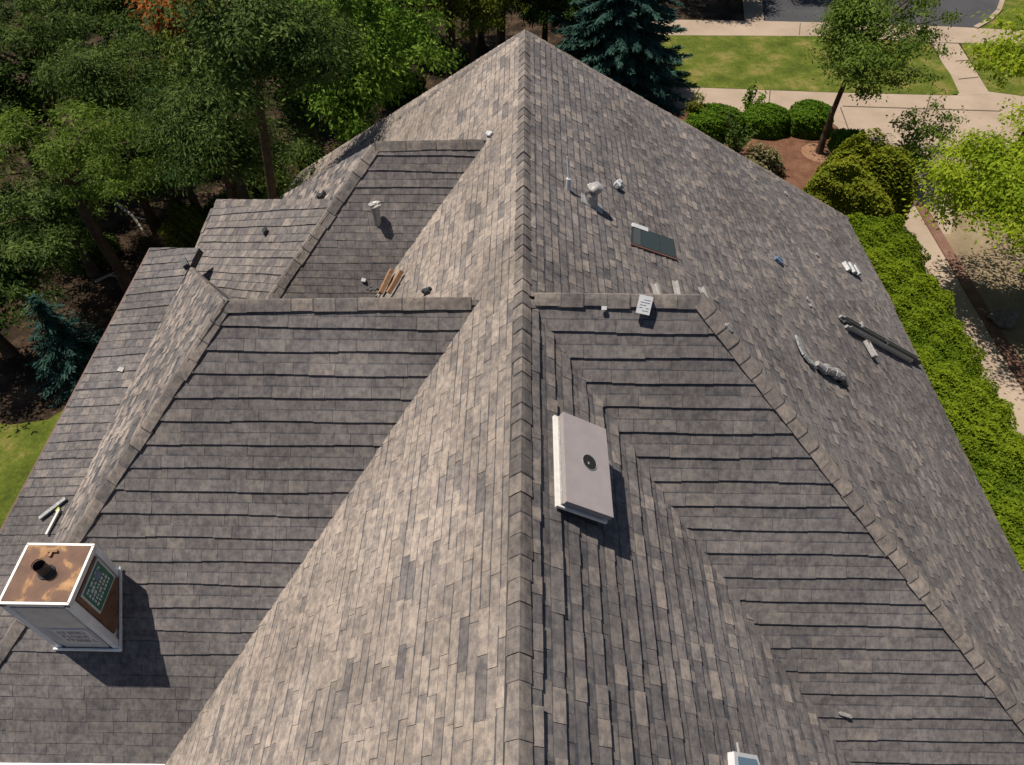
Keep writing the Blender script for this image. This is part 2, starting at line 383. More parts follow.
# ------------------------------------------------------------------ ridge / hip caps
def caps(a, b, n1, n2, name='ridge_cap', wd=0.115, step=0.185, seed=0, hgt=0.014, lift=0.0, seam=0.3, tone=0.0):
    """lapped cap shingles bent over the line a>b (a = low end is laid first)"""
    rr = random.Random(seed); m = MB(); d = (b-a); L = d.length; d.normalize()
    s1 = n1.cross(d); s2 = n2.cross(d)
    mid = (n1+n2).normalized()
    if s1.dot(n2) > 0: s1 = -s1
    if s2.dot(n1) > 0: s2 = -s2
    if s1.z > 0 and abs(s1.z) > 0.05: s1 = -s1
    if s2.z > 0 and abs(s2.z) > 0.05: s2 = -s2
    n = int(L/step)
    a = a+mid*0.0
    for i in range(n):
        t0, t1 = i*step, (i+1)*step+0.03
        t1 = min(t1, L+0.02)
        jit = rr.uniform(-0.006, 0.006); w1 = wd+rr.uniform(-0.008, 0.008); hh = hgt*rr.uniform(0.75, 1.35)
        tint = rr.uniform(0.25, 0.8)+tone
        secs = []
        for t, h in ((t0, hh), (t1, hh*0.45)):
            p = a+d*t+mid*lift
            sec = [p+s1*(w1+jit)+n1*(h*0.75), p+s1*(w1*0.28)+n1*h+mid*0.002, p+mid*(h*1.02+0.002), p+s2*(w1*0.28)+n2*h+mid*0.002, p+s2*(w1-jit)+n2*(h*0.75)]
            low = [p+s1*(w1+jit)-n1*(0.004+lift), p+s2*(w1-jit)-n2*(0.004+lift)]
            secs.append((sec, low))
        (sa, la), (sb, lb) = secs
        for k in range(4): m.face([sa[k], sa[k+1], sb[k+1], sb[k]], tint)
        m.face([la[0], sa[0], sb[0], lb[0]], tint*0.7); m.face([sa[4], la[1], lb[1], sb[4]], tint*0.7)
        m.face([la[0]]+[la[1]]+sa[::-1], tint*0.4)
        for k in (range(4) if rr.random() < seam else ()): m.face([sa[k]-d*0.001, sa[k+1]-d*0.001, sa[k+1]+d*0.012+mid*0.002, sa[k]+d*0.012+mid*0.002], 0.0)
    return m.build(name, M['cap'], house)
caps(B0, A0, PW.n, PE2.n, wd=0.118, seed=1, hgt=0.016, lift=0.026)
NUP = Vector((0, 0.6, 0.8))
caps(rB, rA+V(0.12, 0, 0), PSR.n, NUP, seed=2, step=0.24, wd=0.122, lift=0.028)
caps(PSR.hit(1096, 811), rB, PSR.n, PER.n, name='hip_cap', seed=3, step=0.2, wd=0.115, lift=0.028, hgt=0.012, seam=0.7, tone=0.22)
caps(PE.hit(847, 217), A0, PE.n, V(0, 0.8, 0.6), name='hip_cap', seed=4, wd=0.11)
caps(NW, A0, PW.n, V(0, 0.8, 0.6), name='hip_cap', seed=5, wd=0.11)
caps(Gp, Ep, L2S.n, NUP, seed=6, step=0.25, wd=0.122, lift=0.028)
caps(L2S.hit(-70, 758), Gp, L2S.n, PW2.n, name='hip_cap', seed=7, wd=0.12, step=0.24, lift=0.026, hgt=0.012)
caps(K1, J1, L3S.n, NUP, seed=8, step=0.22, wd=0.13, lift=0.018)
caps(L3S.hit(262, 309), K1, L3S.n, PW3.n, name='hip_cap', seed=9, wd=0.13, step=0.22, lift=0.018)
caps(L1.hit(217, 200), L1.hit(330, 200), L1.n, NUP, seed=10, step=0.24, wd=0.12)
caps(L1.hit(190, 268), L1.hit(217, 200), L1.n, V(-1, 0, 0.3).normalized(), name='hip_cap', seed=11, wd=0.12, step=0.24)
caps(PW2.hit(190, 267), Gp, PW2.n, V(0.2, 0.8, 0.6).normalized(), name='hip_cap', seed=12, wd=0.06, step=0.24, hgt=0.015)
# eave trim, gutters, walls
def strip(a, b, name, m, wd, ht, off=V(0, 0, 0)):
    k = MB(); d = (b-a); L = d.length; d.normalize(); sd_ = d.cross(V(0, 0, 1)).normalized()
    k.box((a+b)/2+off, d*L/2, sd_*wd/2, V(0, 0, ht/2)); return k.build(name, m, house)
e1, e2 = PE.hit(846, 217), PER.hit(1075, 680)
e3, e4 = PE.hit(895, 308), PER.hit(890, 301)
strip(e3, e1, 'drip_edge', M['redtrim'], 0.02, 0.11, V(0.008, 0, -0.065)); strip(e2, e4, 'drip_edge', M['redtrim'], 0.02, 0.11, V(0.008, 0, -0.065))
w1, w2 = PL.hit(151, 248), PL.hit(-62, 650)
strip(w1, w2, 'drip_edge', M['redtrim'], 0.04, 0.14, V(-0.01, 0, -0.07))
g1, g2 = L2S.hit(-70, 763), L2S.hit(165, 763)
k = MB(); k.box((g1+g2)/2+V(0, -0.06, -0.05), V((g2.x-g1.x)/2, 0, 0), V(0, 0.07, 0), V(0, 0, 0.055)); k.build('gutter', M['gutter'], house)
k = MB()
def wallbox(x0, x1, y0, y1, z1): k.box(((x0+x1)/2, (y0+y1)/2, z1/2), V((x1-x0)/2, 0, 0), V(0, (y1-y0)/2, 0), V(0, 0, z1/2))
wallbox(-6.0, ce.x-0.5, -1.0, 13.0, 3.4)
wallbox(-0.5, ce.x-0.7, 1.2, 12.3, min(ce.z-0.15, 5.2))
wallbox(-5.7, -0.5, 0.9, 9.3, 6.9)
k.build('wall', M['siding'], house)

# ------------------------------------------------------------------ CHIMNEY (part of the house)
ztop = CAMZ - S*1.378
cC, cD, cB = atz(68, 603.5, ztop), atz(-1, 602, ztop), atz(93, 545, ztop)
cx0, cx1, cy0, cy1 = cD.x, (cC.x+cB.x)/2, cC.y, cB.y
print('chimney', cx0, cx1, cy0, cy1, ztop)
zc0 = ztop-2.3
k = MB(); k.box(((cx0+cx1)/2, (cy0+cy1)/2, (ztop+zc0)/2-0.01), V((cx1-cx0)/2-0.012, 0, 0), V(0, (cy1-cy0)/2-0.012, 0), V(0, 0, (ztop-zc0)/2-0.01))
ch = k.build('chimney', M['white'], house); ch['label'] = 'boxy white metal chimney with rusty top and brown side panel'
def sub(b, name, m, bev=0): 
    o = b.build(name, m, house); o.parent = ch; 
    if bev: bevel(o, bev)
    return o
k = MB()
for x in (cx0, cx1):
    for y in (cy0, cy1):
        k.box((x+(0.02 if x == cx0 else -0.02), y+(0.02 if y == cy0 else -0.02), (ztop+zc0)/2), V(0.035, 0, 0), V(0, 0.035, 0), V(0, 0, (ztop-zc0)/2-0.03))
sub(k, 'corner_trim', M['white'], 0.006)
k = MB(); xm, ym = (cx0+cx1)/2, (cy0+cy1)/2; hx, hy = (cx1-cx0)/2+0.015, (cy1-cy0)/2+0.015
for a, bb, c2, d2 in ((xm, cy0-0.002, hx, 0.02), (xm, cy1+0.002, hx, 0.02), (cx0-0.002, ym, 0.02, hy-0.02), (cx1+0.002, ym, 0.02, hy-0.02)):
    k.box((a, bb, ztop-0.03), V(c2-0.004 if c2 > 0.05 else 0.013, 0, 0), V(0, d2 if d2 > 0.05 else 0.013, 0), V(0, 0, 0.032))
sub(k, 'rim', M['boxedge'], 0.005)
k = MB(); k.box((xm, ym, ztop-0.012), V(hx-0.03, 0, 0), V(0, hy-0.03, 0), V(0, 0, 0.015)); sub(k, 'top_plate', M['rust'])
fl = atz(44, 570, ztop+0.06); k = MB()
k.tube([V(fl.x, fl.y, ztop), V(fl.x, fl.y, ztop+0.17)], [0.06, 0.06], 20, cap=False); k.tube([V(fl.x, fl.y, ztop+0.17), V(fl.x, fl.y, ztop+0.02)], [0.05, 0.05], 20, cap=False)
k.tube([V(fl.x, fl.y, ztop+0.17), V(fl.x, fl.y, ztop+0.185)], [0.066, 0.066], 20, cap=False); k.tube([V(fl.x, fl.y, ztop+0.02), V(fl.x, fl.y, ztop+0.03)], [0.085, 0.065], 20, cap=False)
sub(k, 'flue_pipe', M['dark'])
k = MB(); k.tube([V(fl.x, fl.y, ztop+0.035), V(fl.x, fl.y, ztop+0.04)], [0.047, 0.047], 20); sub(k, 'flue_throat', M['black'])
# south face: grey panel, printed notice
yS = cy0-0.0
k = MB(); k.box((xm, yS, ztop-0.36), V(0.25, 0, 0), V(0, 0.012, 0), V(0, 0, 0.26)); sub(k, 'upper_panel', M['greypanel'])
k = MB(); k.box((xm, yS, ztop-0.92), V(0.25, 0, 0), V(0, 0.008, 0), V(0, 0, 0.30)); sub(k, 'lower_panel', M['greypanel2'])
k = MB(); k.box((xm+0.04, yS-0.012, ztop-0.86), V(0.19, 0, 0), V(0, 0.006, 0), V(0, 0, 0.2), mi=0)
rr = random.Random(5)
for r_ in range(3):
    z = ztop-0.75-0.11*r_; x = xm-0.10
    while x < xm+0.19:
        wd = rr.uniform(0.012, 0.03)
        k.box((x, yS-0.02, z), V(wd/2, 0, 0), V(0, 0.003, 0), V(0, 0, 0.035), mi=1); 
        if rr.random() < 0.6: k.box((x+wd*0.8, yS-0.0205, z+0.028*(1 if rr.random() < .5 else -1)), V(wd/2, 0, 0), V(0, 0.003, 0), V(0, 0, 0.007), mi=1)
        x += wd+rr.uniform(0.014, 0.03)
o = sub(k, 'printed_notice', [M['pwhite'], M['pinkprint']])
k = MB(); k.box((xm, yS, ztop-0.085), V(0.27, 0, 0), V(0, 0.015, 0), V(0, 0, 0.012)); sub(k, 'rim_shade_strip', M['bluebit'])  # dark strip painting the shade below the rim
# east face: brown panel with the green and white sign
xE = cx1
k = MB(); k.box((xE, ym, ztop-0.55), V(0.014, 0, 0), V(0, (cy1-cy0)/2-0.08, 0), V(0, 0, 0.46)); sub(k, 'side_panel', M['brownpanel'], 0.004)
k = MB(); k.box((xE+0.018, ym+0.02, ztop-0.35), V(0.006, 0, 0), V(0, 0.215, 0), V(0, 0, 0.225), mi=0)
k.box((xE+0.026, ym+0.02, ztop-0.35), V(0.002, 0, 0), V(0, 0.195, 0), V(0, 0, 0.205), mi=1)
for r_ in range(5):
    z = ztop-0.2-0.065*r_; y = ym-0.13
    while y < ym+0.17:
        wd = rr.uniform(0.012, 0.035); k.box((xE+0.029, y, z), V(0.002, 0, 0), V(0, wd/2, 0), V(0, 0, rr.uniform(0.012, 0.022)), mi=0); y += wd+rr.uniform(0.008, 0.02)
k.box((xE+0.0295, ym+0.09, ztop-0.24), V(0.002, 0, 0), V(0, 0.05, 0), V(0, 0, 0.05), mi=2)
sub(k, 'side_sign', [M['pwhite'], M['green'], M['bluebit']])
k = MB()
for dz in (0.70, 0.86):
    k.tube([V(xE+0.014, ym+0.11*math.cos(q*math.pi/8), ztop-dz+0.045*math.sin(q*math.pi/8)) for q in range(17)], [0.008]*17, 6, cap=False)
sub(k, 'louvre', M['brownpanel'])
# flashing at the base, following the slope
k = MB()
def onL2(x, y): return L2S.p.z - (L2S.n.x*(x-L2S.p.x)+L2S.n.y*(y-L2S.p.y))/L2S.n.z
for (xa, ya, xb, yb) in ((cx0-.03, cy0-.03, cx1+.03, cy0-.03), (cx1+.03, cy0-.03, cx1+.03, cy1+.03)):
    a, b_ = V(xa, ya, onL2(xa, ya)+0.05), V(xb, yb, onL2(xb, yb)+0.05); d = b_-a
    k.box((a+b_)/2, d/2, d.cross(V(0, 0, 1)).normalized()*0.008, V(0, 0, 0.025))
sub(k, 'base_flashing', M['white'])
k = MB(); q = atz(53, 551.5, ztop+0.02); k.box(q, V(0.05, 0, 0), V(0, 0.012, 0), V(0, 0, 0.015)); k.box(q+V(-0.01, -0.03, 0), V(0.012, 0, 0), V(0, 0.03, 0), V(0, 0, 0.012)); o = k.build('wood_offcut', M['wood']); tag(o, 'small pale T of wood scrap lying on the rusty chimney top', 'wood scrap')

# ------------------------------------------------------------------ BOX VENT on the near east slope (part of the house)
zt = PE2.hit(563.5, 412).z+0.27
tl = atz(563.5, 412, zt)
PB = Plane(tl, (0.62, 0, 1), YD)
tr, br, bl = PB.hit(606.5, 429), PB.hit(613, 517.5), PB.hit(566.5, 501)
hxv = (tr.x-tl.x); y0b, y1b = (bl.y+br.y)/2, (tl.y+tr.y)/2
x0b, x1b = (tl.x+bl.x)/2, (tr.x+br.x)/2
print('boxvent', x0b, x1b, y0b, y1b, tl.z)
def pbz(x): return tl.z-0.62*(x-tl.x)
def pt(x, y, dz=0): return V(x, y, pbz(x)+dz)
nB = PB.n
k = MB(); k.prism([pt(x0b, y0b), pt(x1b, y0b), pt(x1b, y1b), pt(x0b, y1b)], -nB*0.055)
bv = k.build('box_vent', M['boxwhite'], house); bevel(bv, 0.008); bv['label'] = 'flat white rectangular roof vent box with a round hole on top'
def subv(b, name, m): o = b.build(name, m, house); o.parent = bv; return o
k = MB(); g = 0.03
k.prism([pt(x0b+g, y0b+g)-nB*0.05, pt(x1b-g, y0b+g)-nB*0.05, pt(x1b-g, y1b-g)-nB*0.05, pt(x0b+g, y1b-g)-nB*0.05], -nB*0.06); subv(k, 'slot', M['dark'])
k = MB(); k.prism([pt(x0b-0.035, y0b-0.012)-nB*0.085, pt(x1b, y0b-0.012)-nB*0.085, pt(x1b, y1b)-nB*0.085, pt(x0b-0.035, y1b)-nB*0.085], -nB*0.03); bevel(subv(k, 'lower_tray', M['boxedge']), 0.006)
k = MB(); xx0, xx1 = x0b+0.05, x1b-0.06
k.prism([pt(xx0, y0b+0.05)-nB*0.11, pt(xx1, y0b+0.05)-nB*0.11, pt(xx1, y1b-0.05)-nB*0.11, pt(xx0, y1b-0.05)-nB*0.11], V(0, 0, -0.5)); subv(k, 'curb', M['dark'])
hc = PB.hit(589.5, 462.5); k = MB()
ring = [hc+nB*0.0015+(YD*math.cos(a)+PB.D*math.sin(a))*0.075 for a in [2*math.pi*i/24 for i in range(24)]]
k.face(ring if (ring[1]-ring[0]).cross(ring[2]-ring[1]).dot(nB) > 0 else ring[::-1]); subv(k, 'hole', M['black'])
k = MB(); k.tube([hc+nB*0.004+(YD*math.cos(a)+PB.D*math.sin(a))*0.078 for a in [2*math.pi*i/24 for i in range(25)]], [0.004]*25, 6, cap=False); subv(k, 'hole_ring', M['grey'])
k = MB(); k.box(hc+nB*0.003-YD*0.012-PB.D*0.012, YD*0.012, PB.D*0.007, nB*0.002); subv(k, 'hole_fin', M['grey'])
k = MB()
k.prism([pt(x0b-0.004, y0b+0.01)-nB*0.058, pt(x0b+0.012, y0b+0.01)-nB*0.058, pt(x0b+0.012, y1b-0.01)-nB*0.058, pt(x0b-0.004, y1b-0.01)-nB*0.058], -nB*0.026)
subv(k, 'slot_mesh', M['lead'])

# ------------------------------------------------------------------ roof fittings (parts) and loose things
def on(pl, x, y, lift=0.0): return pl.hit(x, y)+pl.n*lift
def bar(pl, a, b, wd, ht, lift=0.014):
    A, B = on(pl, *a, lift+ht/2), on(pl, *b, lift+ht/2); d = (B-A); k = MB()
    s_ = d.normalized().cross(pl.n).normalized(); k.box((A+B)/2, d/2, s_*wd/2, pl.n*ht/2); return k
def loose(k, name, m, label, cat, group=None, bev=0.0):
    o = k.build(name, m); tag(o, label, cat, group)
    if bev: bevel(o, bev)
    return o
# skylight on the far east slope
sk = [(631, 226), (672.5, 240.5), (676, 260.5), (630, 245)]
cxs = [PE.uv(PE.hit(*p)) for p in sk]
def sk_quad(pl, q, lift, thick, m, name, par=None):
    k = MB(); T = [pl.at(u, v, lift) for u, v in q]
    if (T[1]-T[0]).cross(T[2]-T[1]).dot(pl.n) < 0: T = T[::-1]
    k.prism(T, -pl.n*thick); o = k.build(name, m, house)
    if par: o.parent = par
    return o
def lerp2(a, b, t): return (a[0]+(b[0]-a[0])*t, a[1]+(b[1]-a[1])*t)
def subq(q, s0, s1, t0, t1):
    f = lambda s, t: lerp2(lerp2(q[0], q[1], s), lerp2(q[3], q[2], s), t)
    return [f(s0, t0), f(s1, t0), f(s1, t1), f(s0, t1)]
sky1 = sk_quad(PE, cxs, 0.024, 0.05, M['dark'], 'skylight'); sky1['label'] = 'dark flat skylight with pale flashing along its upper edge'
sk_quad(PE, subq(cxs, 0.04, 0.19, 0.08, 0.94), 0.028, 0.01, M['glass2'], 'pane', sky1)
sk_quad(PE, subq(cxs, 0.22, 0.61, 0.08, 0.94), 0.028, 0.01, M['glass'], 'pane', sky1)
sk_quad(PE, subq(cxs, 0.64, 0.97, 0.08, 0.94), 0.028, 0.01, M['glass'], 'pane', sky1)
sk_quad(PE, subq(cxs, 0.0, 0.36, -0.10, 0.10), 0.036, 0.03, M['pwhite'], 'flashing', sky1)
sk_quad(PE, subq(cxs, -0.01, 1.01, 0.97, 1.04), 0.03, 0.03, M['redtrim'], 'lower_flashing', sky1)
# skylight at the bottom edge
q2 = [PE2.uv(PE2.hit(*p)) for p in [(725, 753), (748, 757), (760, 790), (727, 786)]]
sky2 = sk_quad(PE2, q2, 0.09, 0.12, M['pwhite'], 'skylight'); sky2['label'] = 'white framed skylight with pale blue glass at the bottom edge of the photo'
sk_quad(PE2, subq(q2, 0.12, 0.9, 0.14, 0.95), 0.094, 0.02, M['blueglass'], 'pane', sky2)
k = bar(PE2, (735, 743), (737, 754), 0.02, 0.02); loose(k, 'metal_offcut', M['grey'], 'tiny grey metal offcut above the white framed skylight at the bottom edge', 'offcut')
# gooseneck vent
p0 = on(PE, 591, 204); up = V(0, 0, 1); k = MB()
k.tube([p0-up*0.05, p0+up*0.10, p0+up*0.17+V(-0.01, 0, 0), p0+up*0.235+V(-0.005, 0.0, 0), p0+up*0.25+V(0.05, 0.01, 0), p0+up*0.21+V(0.09, 0.015, 0)], [0.095, 0.08, 0.085, 0.085, 0.078, 0.072], 18)
gv = k.build('gooseneck_vent', M['lead'], house, smooth=True); gv['label'] = 'pale curved gooseneck vent pipe'
k = MB(); c_ = p0+up*0.205+V(0.096, 0.016, 0); k.tube([c_, c_+V(0.004, 0, -0.004)], [0.055, 0.055], 18); o = k.build('mouth', M['black'], house); o.parent = gv
k = MB(); k.box(p0+PE.n*0.012, PE.U*0.10, PE.D*0.17, PE.n*0.006); o = k.build('flange', M['grey'], house); o.parent = gv
# thin rod vent
pa = on(PE, 568, 190); k = MB(); k.tube([pa, pa+V(0.0, 0.02, 0.16)], [0.036, 0.032], 12); k.tube([pa+V(0, 0.02, 0.16), pa+V(-0.03, 0.1, 0.42)], [0.014, 0.01], 8)
o = k.build('rod_vent', M['pwhite'], house); o['label'] = 'thin white vent rod on a short thicker sleeve'
# pipe vent on the west wing
pb = on(L3S, 377.5, 221); k = MB(); k.tube([pb-up*0.05, pb+up*0.13, pb+up*0.26], [0.058, 0.055, 0.056], 16)
pv = k.build('pipe_vent', M['lead'], house); pv['label'] = 'short grey pipe vent with crumpled pale top'
k = MB(); rr = random.Random(3)
for i in range(7):
    a = i*0.9; c_ = pb+up*(0.26+rr.uniform(0, .04))+V(math.cos(a), math.sin(a), 0)*0.055
    k.box(c_, V(math.cos(a), math.sin(a), rr.uniform(-.5, .5))*0.03, V(-math.sin(a), math.cos(a), rr.uniform(-.3, .3))*0.035, V(0, 0, 0.012))
o = k.build('crumpled_collar', M['lead'], house); o.parent = pv
k = MB(); k.tube([pb+up*0.262, pb+up*0.264], [0.05, 0.05], 14); o = k.build('mouth', M['black'], house); o.parent = pv
# three flashings behind the east ridge
for (a, b_, lab) in (((652, 287), (657, 300), 'short grey metal flashing strip behind the ridge, beside the white packet'), ((673, 284), (677, 300), 'narrow pale metal flashing strip standing alone behind the ridge'), ((699, 290), (706, 306), 'pale metal flashing strip at the top of the right hip')):
    k = bar(PE, a, (b_[0], b_[1]+3), 0.10, 0.02, 0.03); A_, B_ = on(PE, *a, 0.07), on(PE, b_[0], b_[1]+3, 0.07); d = B_-A_; k.box((A_+B_)/2, d/2, d.normalized().cross(PE.n)*0.008, PE.n*0.02)
    loose(k, 'flashing_strip', M['lead'], lab, 'flashing strip', 'metal strips behind the right ridge')
# white packet on the ridge
c_ = on(PSR, 643, 305, 0.085); k = MB(); ax, ay = PSR.U, PSR.D
ax2 = (ax*0.98+ay*0.2).normalized(); ay2 = PSR.n.cross(ax2)
k.box(c_, ax2*0.068, ay2*0.095, PSR.n*0.022, mi=0)
for i in range(5):
    for j in range(3):
        if (i*3+j) % 4: k.box(c_+PSR.n*0.0235+ax2*(-0.035+0.034*j)+ay2*(-0.06+0.028*i), ax2*0.015, ay2*0.003, PSR.n*0.0015, mi=1)
loose(k, 'packet', [M['pwhite'], M['printgrey']], 'white printed packet lying on the right wing ridge', 'packet')
k = bar(PSR, (601, 308), (606, 308), 0.04, 0.02, 0.04); loose(k, 'plastic_scrap', M['pwhite'], 'tiny white scrap on the right wing ridge left of the packet', 'scrap')
# small scraps
def scrap(pl, x, y, l, wd, h, m, lab, ang=0.3, name='scrap', cat='scrap', group='small scraps lying on the shingles'):
    c_ = on(pl, x, y, 0.016+h/2); u = pl.U*math.cos(ang)+pl.D*math.sin(ang); v = pl.n.cross(u); k = MB()
    k.box(c_, u*l/2, v*wd/2, pl.n*h/2); k.box(c_+u*l*0.3+pl.n*h*0.5, u*l*0.2, v*wd*0.35, (pl.n+u*0.4)*h*0.4); k.box(c_-u*l*0.35-v*wd*0.2, u*l*0.25, v*wd*0.2, pl.n*h*0.4)
    return loose(k, name, m, lab, cat, group)
scrap(PE, 615, 187, 0.10, 0.08, 0.07, M['pwhite'], 'small white plastic cap right of the gooseneck vent')
scrap(PE, 620, 190, 0.07, 0.05, 0.03, M['grey'], 'small grey chip just right of the white plastic cap')
scrap(PE, 785, 194, 0.12, 0.07, 0.02, M['lead'], 'pale chip near the far right hip')
scrap(PE, 777, 262, 0.09, 0.17, 0.05, M['bluebit'], 'blue grey block alone on the right slope', 0.2)
scrap(PE, 816, 256, 0.06, 0.06, 0.03, M['lead'], 'tiny pale chip uphill of the bent metal flashing near the right eave')
scrap(PER, 807, 300, 0.08, 0.06, 0.012, M['lead'], 'pale flat chip on the right slope above the curved strip')
scrap(PER, 809, 306, 0.06, 0.05, 0.012, M['lead'], 'second pale flat chip just below another one on the right slope', 1.0)
scrap(PER, 725, 330, 0.05, 0.1, 0.04, M['lead'], 'small pale scrap just right of the right hip cap')
scrap(PSR, 844, 713, 0.12, 0.03, 0.03, M['lead'], 'tiny grey curl on the near right south slope')
scrap(L3S, 364, 280, 0.06, 0.05, 0.02, M['pwhite'], 'tiny white chip above the two timber boards')
scrap(PW, 429, 292, 0.14, 0.06, 0.04, M['dark'], 'small dark block right of the two timber boards', 1.2)
scrap(PW3, 324, 197, 0.16, 0.09, 0.05, M['dark'], 'dark shingle scrap at the edge of tree shade on the left roof', 1.2)
scrap(PL, 186, 264, 0.18, 0.1, 0.05, M['dark'], 'dark shingle scrap at top of the low left roof', 1.0)
scrap(PL, 122, 370, 0.10, 0.07, 0.012, M['lead'], 'pale chip on the low left roof')
scrap(L1, 267, 232, 0.14, 0.09, 0.04, M['dark'], 'dark torn shingle bit on the small upper left roof', 0.5)
c_ = on(PW, 491, 136, 0.05); scrap(PW, 491, 135, 0.14, 0.07, 0.03, M['pwhite'], 'white scrap at the end of the farthest left ridge', 0.6)
scrap(PW, 343, 290, 0.0001+0.12, 0.06, 0.02, M['lead'], 'pale chip behind the near left ridge', 0.4) if False else None
# bent flashing near right eave
k = MB()
for i, (x, y, l) in enumerate(((845, 268, .22), (849, 270, .26), (853, 273, .24))):
    c_ = on(PE, x, y, 0.05+0.02*i); u = (PE.D*0.75-PE.U*0.66).normalized() if False else (PE.U*-0.8+PE.D*0.2).normalized(); v = PE.n.cross(u)
    k.box(c_, u*l/2, v*0.045, (PE.n+v*0.3)*0.035)
loose(k, 'bent_flashing', M['grey'], 'pale stepped metal flashing piece near the right eave', 'flashing')
# curved strip and crumpled sleeve
k = MB(); pts = [on(PER, *p, 0.05) for p in ((794, 339), (797, 349), (801, 357), (806, 363), (810, 366))]
for a, b_ in zip(pts[:-1], pts[1:]):
    d = b_-a; k.box((a+b_)/2, d*0.53, d.normalized().cross(PER.n)*0.045, PER.n*0.012)
loose(k, 'curved_strip', M['grey'], 'curved pale metal strip lying on the right slope uphill of the crumpled sleeve', 'metal strip')
k = MB(); pts = [on(PER, *p, 0.07) for p in ((812, 366), (818, 371), (823, 373), (828, 375), (833, 378), (838, 380))]
rd = [0.035, 0.06, 0.045, 0.065, 0.05, 0.055]
for i in range(5):
    k.tube([pts[i], (pts[i]+pts[i+1])/2, pts[i+1]], [rd[i], rd[i]*1.25, rd[i+1]*0.85], 9)
loose(k, 'crumpled_sleeve', M['lead'], 'crumpled grey metal sleeve at the lower end of the curved strip', 'metal sleeve')
k = bar(PER, (836, 380), (843, 385), 0.12, 0.05); loose(k, 'dark_clip', M['dark'], 'dark metal clip at the right end of the crumpled sleeve', 'clip')
# bundle of rails
for i, (a, b_, m, lab) in enumerate((((837, 318), (914, 360), 'lead', 'pale uppermost rail of the long bundle on the right slope'), ((841, 323), (917, 365), 'dark', 'dark middle rail of the long bundle on the right slope'), ((843, 328), (908, 363), 'grey', 'grey lowest rail of the long bundle on the right slope'))):
    k = bar(PER, a, b_, 0.035, 0.05, 0.03); A, B = on(PER, *a, 0.10), on(PER, *b_, 0.10)
    d = B-A; k.box((A+B)/2+d.normalized().cross(PER.n)*0.018, d/2*0.96, d.normalized().cross(PER.n)*0.004, PER.n*0.015)
    loose(k, 'metal_rail', M[m], lab, 'metal rail', 'bundle of metal rails on the right slope')
k = bar(PER, (855, 326), (856, 331), 0.03, 0.05, 0.08); loose(k, 'bracket', M['lead'], 'pale bracket clamping the rail bundle near its upper end', 'bracket', 'brackets on the rail bundle')
k = bar(PER, (880, 343), (882, 348), 0.04, 0.05, 0.08); loose(k, 'bracket', M['dark'], 'dark bracket clamping the rail bundle near its middle', 'bracket', 'brackets on the rail bundle')
k = MB(); c_ = on(PER, 867, 351, 0.04); u = (PER.U*-0.92+PER.D*0.4).normalized(); v = PER.n.cross(u)
k.box(c_, u*0.14, v*0.07, PER.n*0.01)
for s_ in (-1, 1): k.box(c_+v*0.07*s_+PER.n*0.025, u*0.14, v*0.006, PER.n*0.03); k.box(c_+u*0.14*s_+PER.n*0.025, u*0.006, v*0.07, PER.n*0.03)
loose(k, 'metal_tray', M['lead'], 'small open grey metal tray just below the rail bundle', 'metal tray')
# timber boards in the valley
for a, b_, lab in (((385, 296), (396, 273), 'left one of two brown timber boards leaning behind the near left ridge'), ((393, 296), (406, 274), 'right one of two brown timber boards leaning behind the near left ridge')):
    k = bar(PW, a, b_, 0.055, 0.06, 0.05); loose(k, 'timber_board', M['wood'], lab, 'timber board', 'timber boards in the left valley')
k = MB(); c_ = on(PW, 380, 294, 0.12)
for i in range(6):
    a = i*1.1; k.box(c_+V(0.07*math.cos(a), 0.05*math.sin(a), 0.01*i), V(0.025, 0.01*i-0.02, 0), V(-0.01, 0.02, 0), V(0, 0, 0.012))
loose(k, 'debris_heap', M['dark'], 'small heap of grey debris at the foot of the two timber boards', 'debris')
# sticks near the chimney
k = bar(PL, (42, 519), (68, 499), 0.05, 0.03, 0.03); loose(k, 'metal_strip', M['grey'], 'short grey strip pointing down left, above the chimney', 'metal strip', 'strips lying above the chimney')
k = bar(PL, (49, 535), (62, 510), 0.035, 0.03, 0.03); loose(k, 'metal_strip', M['boxedge'], 'short pale strip pointing down at the chimney', 'metal strip', 'strips lying above the chimney')
k = bar(PL, (58, 512), (61, 508), 0.035, 0.02, 0.02); loose(k, 'yellow_tape', M['yellow'], 'scrap of yellow green tape between the two strips above the chimney', 'tape')

# ------------------------------------------------------------------ GROUND details
def at0(x, y): return atz(x, y, 0)
slab('street', [(765, 23), (975, 28), (1000, 14), (1008, -40), (757, -40)], 0.02, M['asphalt'])
slab('sidewalk', [(640, 20), (765, 22), (896, 25), (1120, 36), (1120, 49), (932, 43), (825, 37), (640, 36)], 0.05, M['concrete'])
b = MB(); pts = gp((975, 29), (989, 21), (998, 12), (1002, 0), (1004, -30)); 
for a, c2 in zip(pts[:-1], pts[1:]):
    d = c2-a; b.box((a+c2)/2+V(0, 0, 0.05), d*0.52, d.normalized().cross(V(0, 0, 1))*0.12, V(0, 0, 0.07))
tag(b.build('kerb', M['concrete']), kind='structure')
slab('drive_apron', [(745, 22), (764, 22), (757, -40), (738, -40)], 0.035, M['concrete'])
slab('verge', [(980, 29), (993, 21), (1002, 12), (1007, -30), (1150, -30), (1150, 34)], 0.06, M['grass'])
slab('lawn', [(640, 36), (825, 37), (928, 44), (950, 75), (959, 94), (950, 96), (830, 93), (640, 86)], 0.045, M['grass'])
slab('lawn', [(960, 44), (1120, 49), (1120, 110), (988, 92)], 0.045, M['grass'])
slab('path', [(932, 43), (958, 44), (990, 95), (958, 96)], 0.035, M['concrete'])
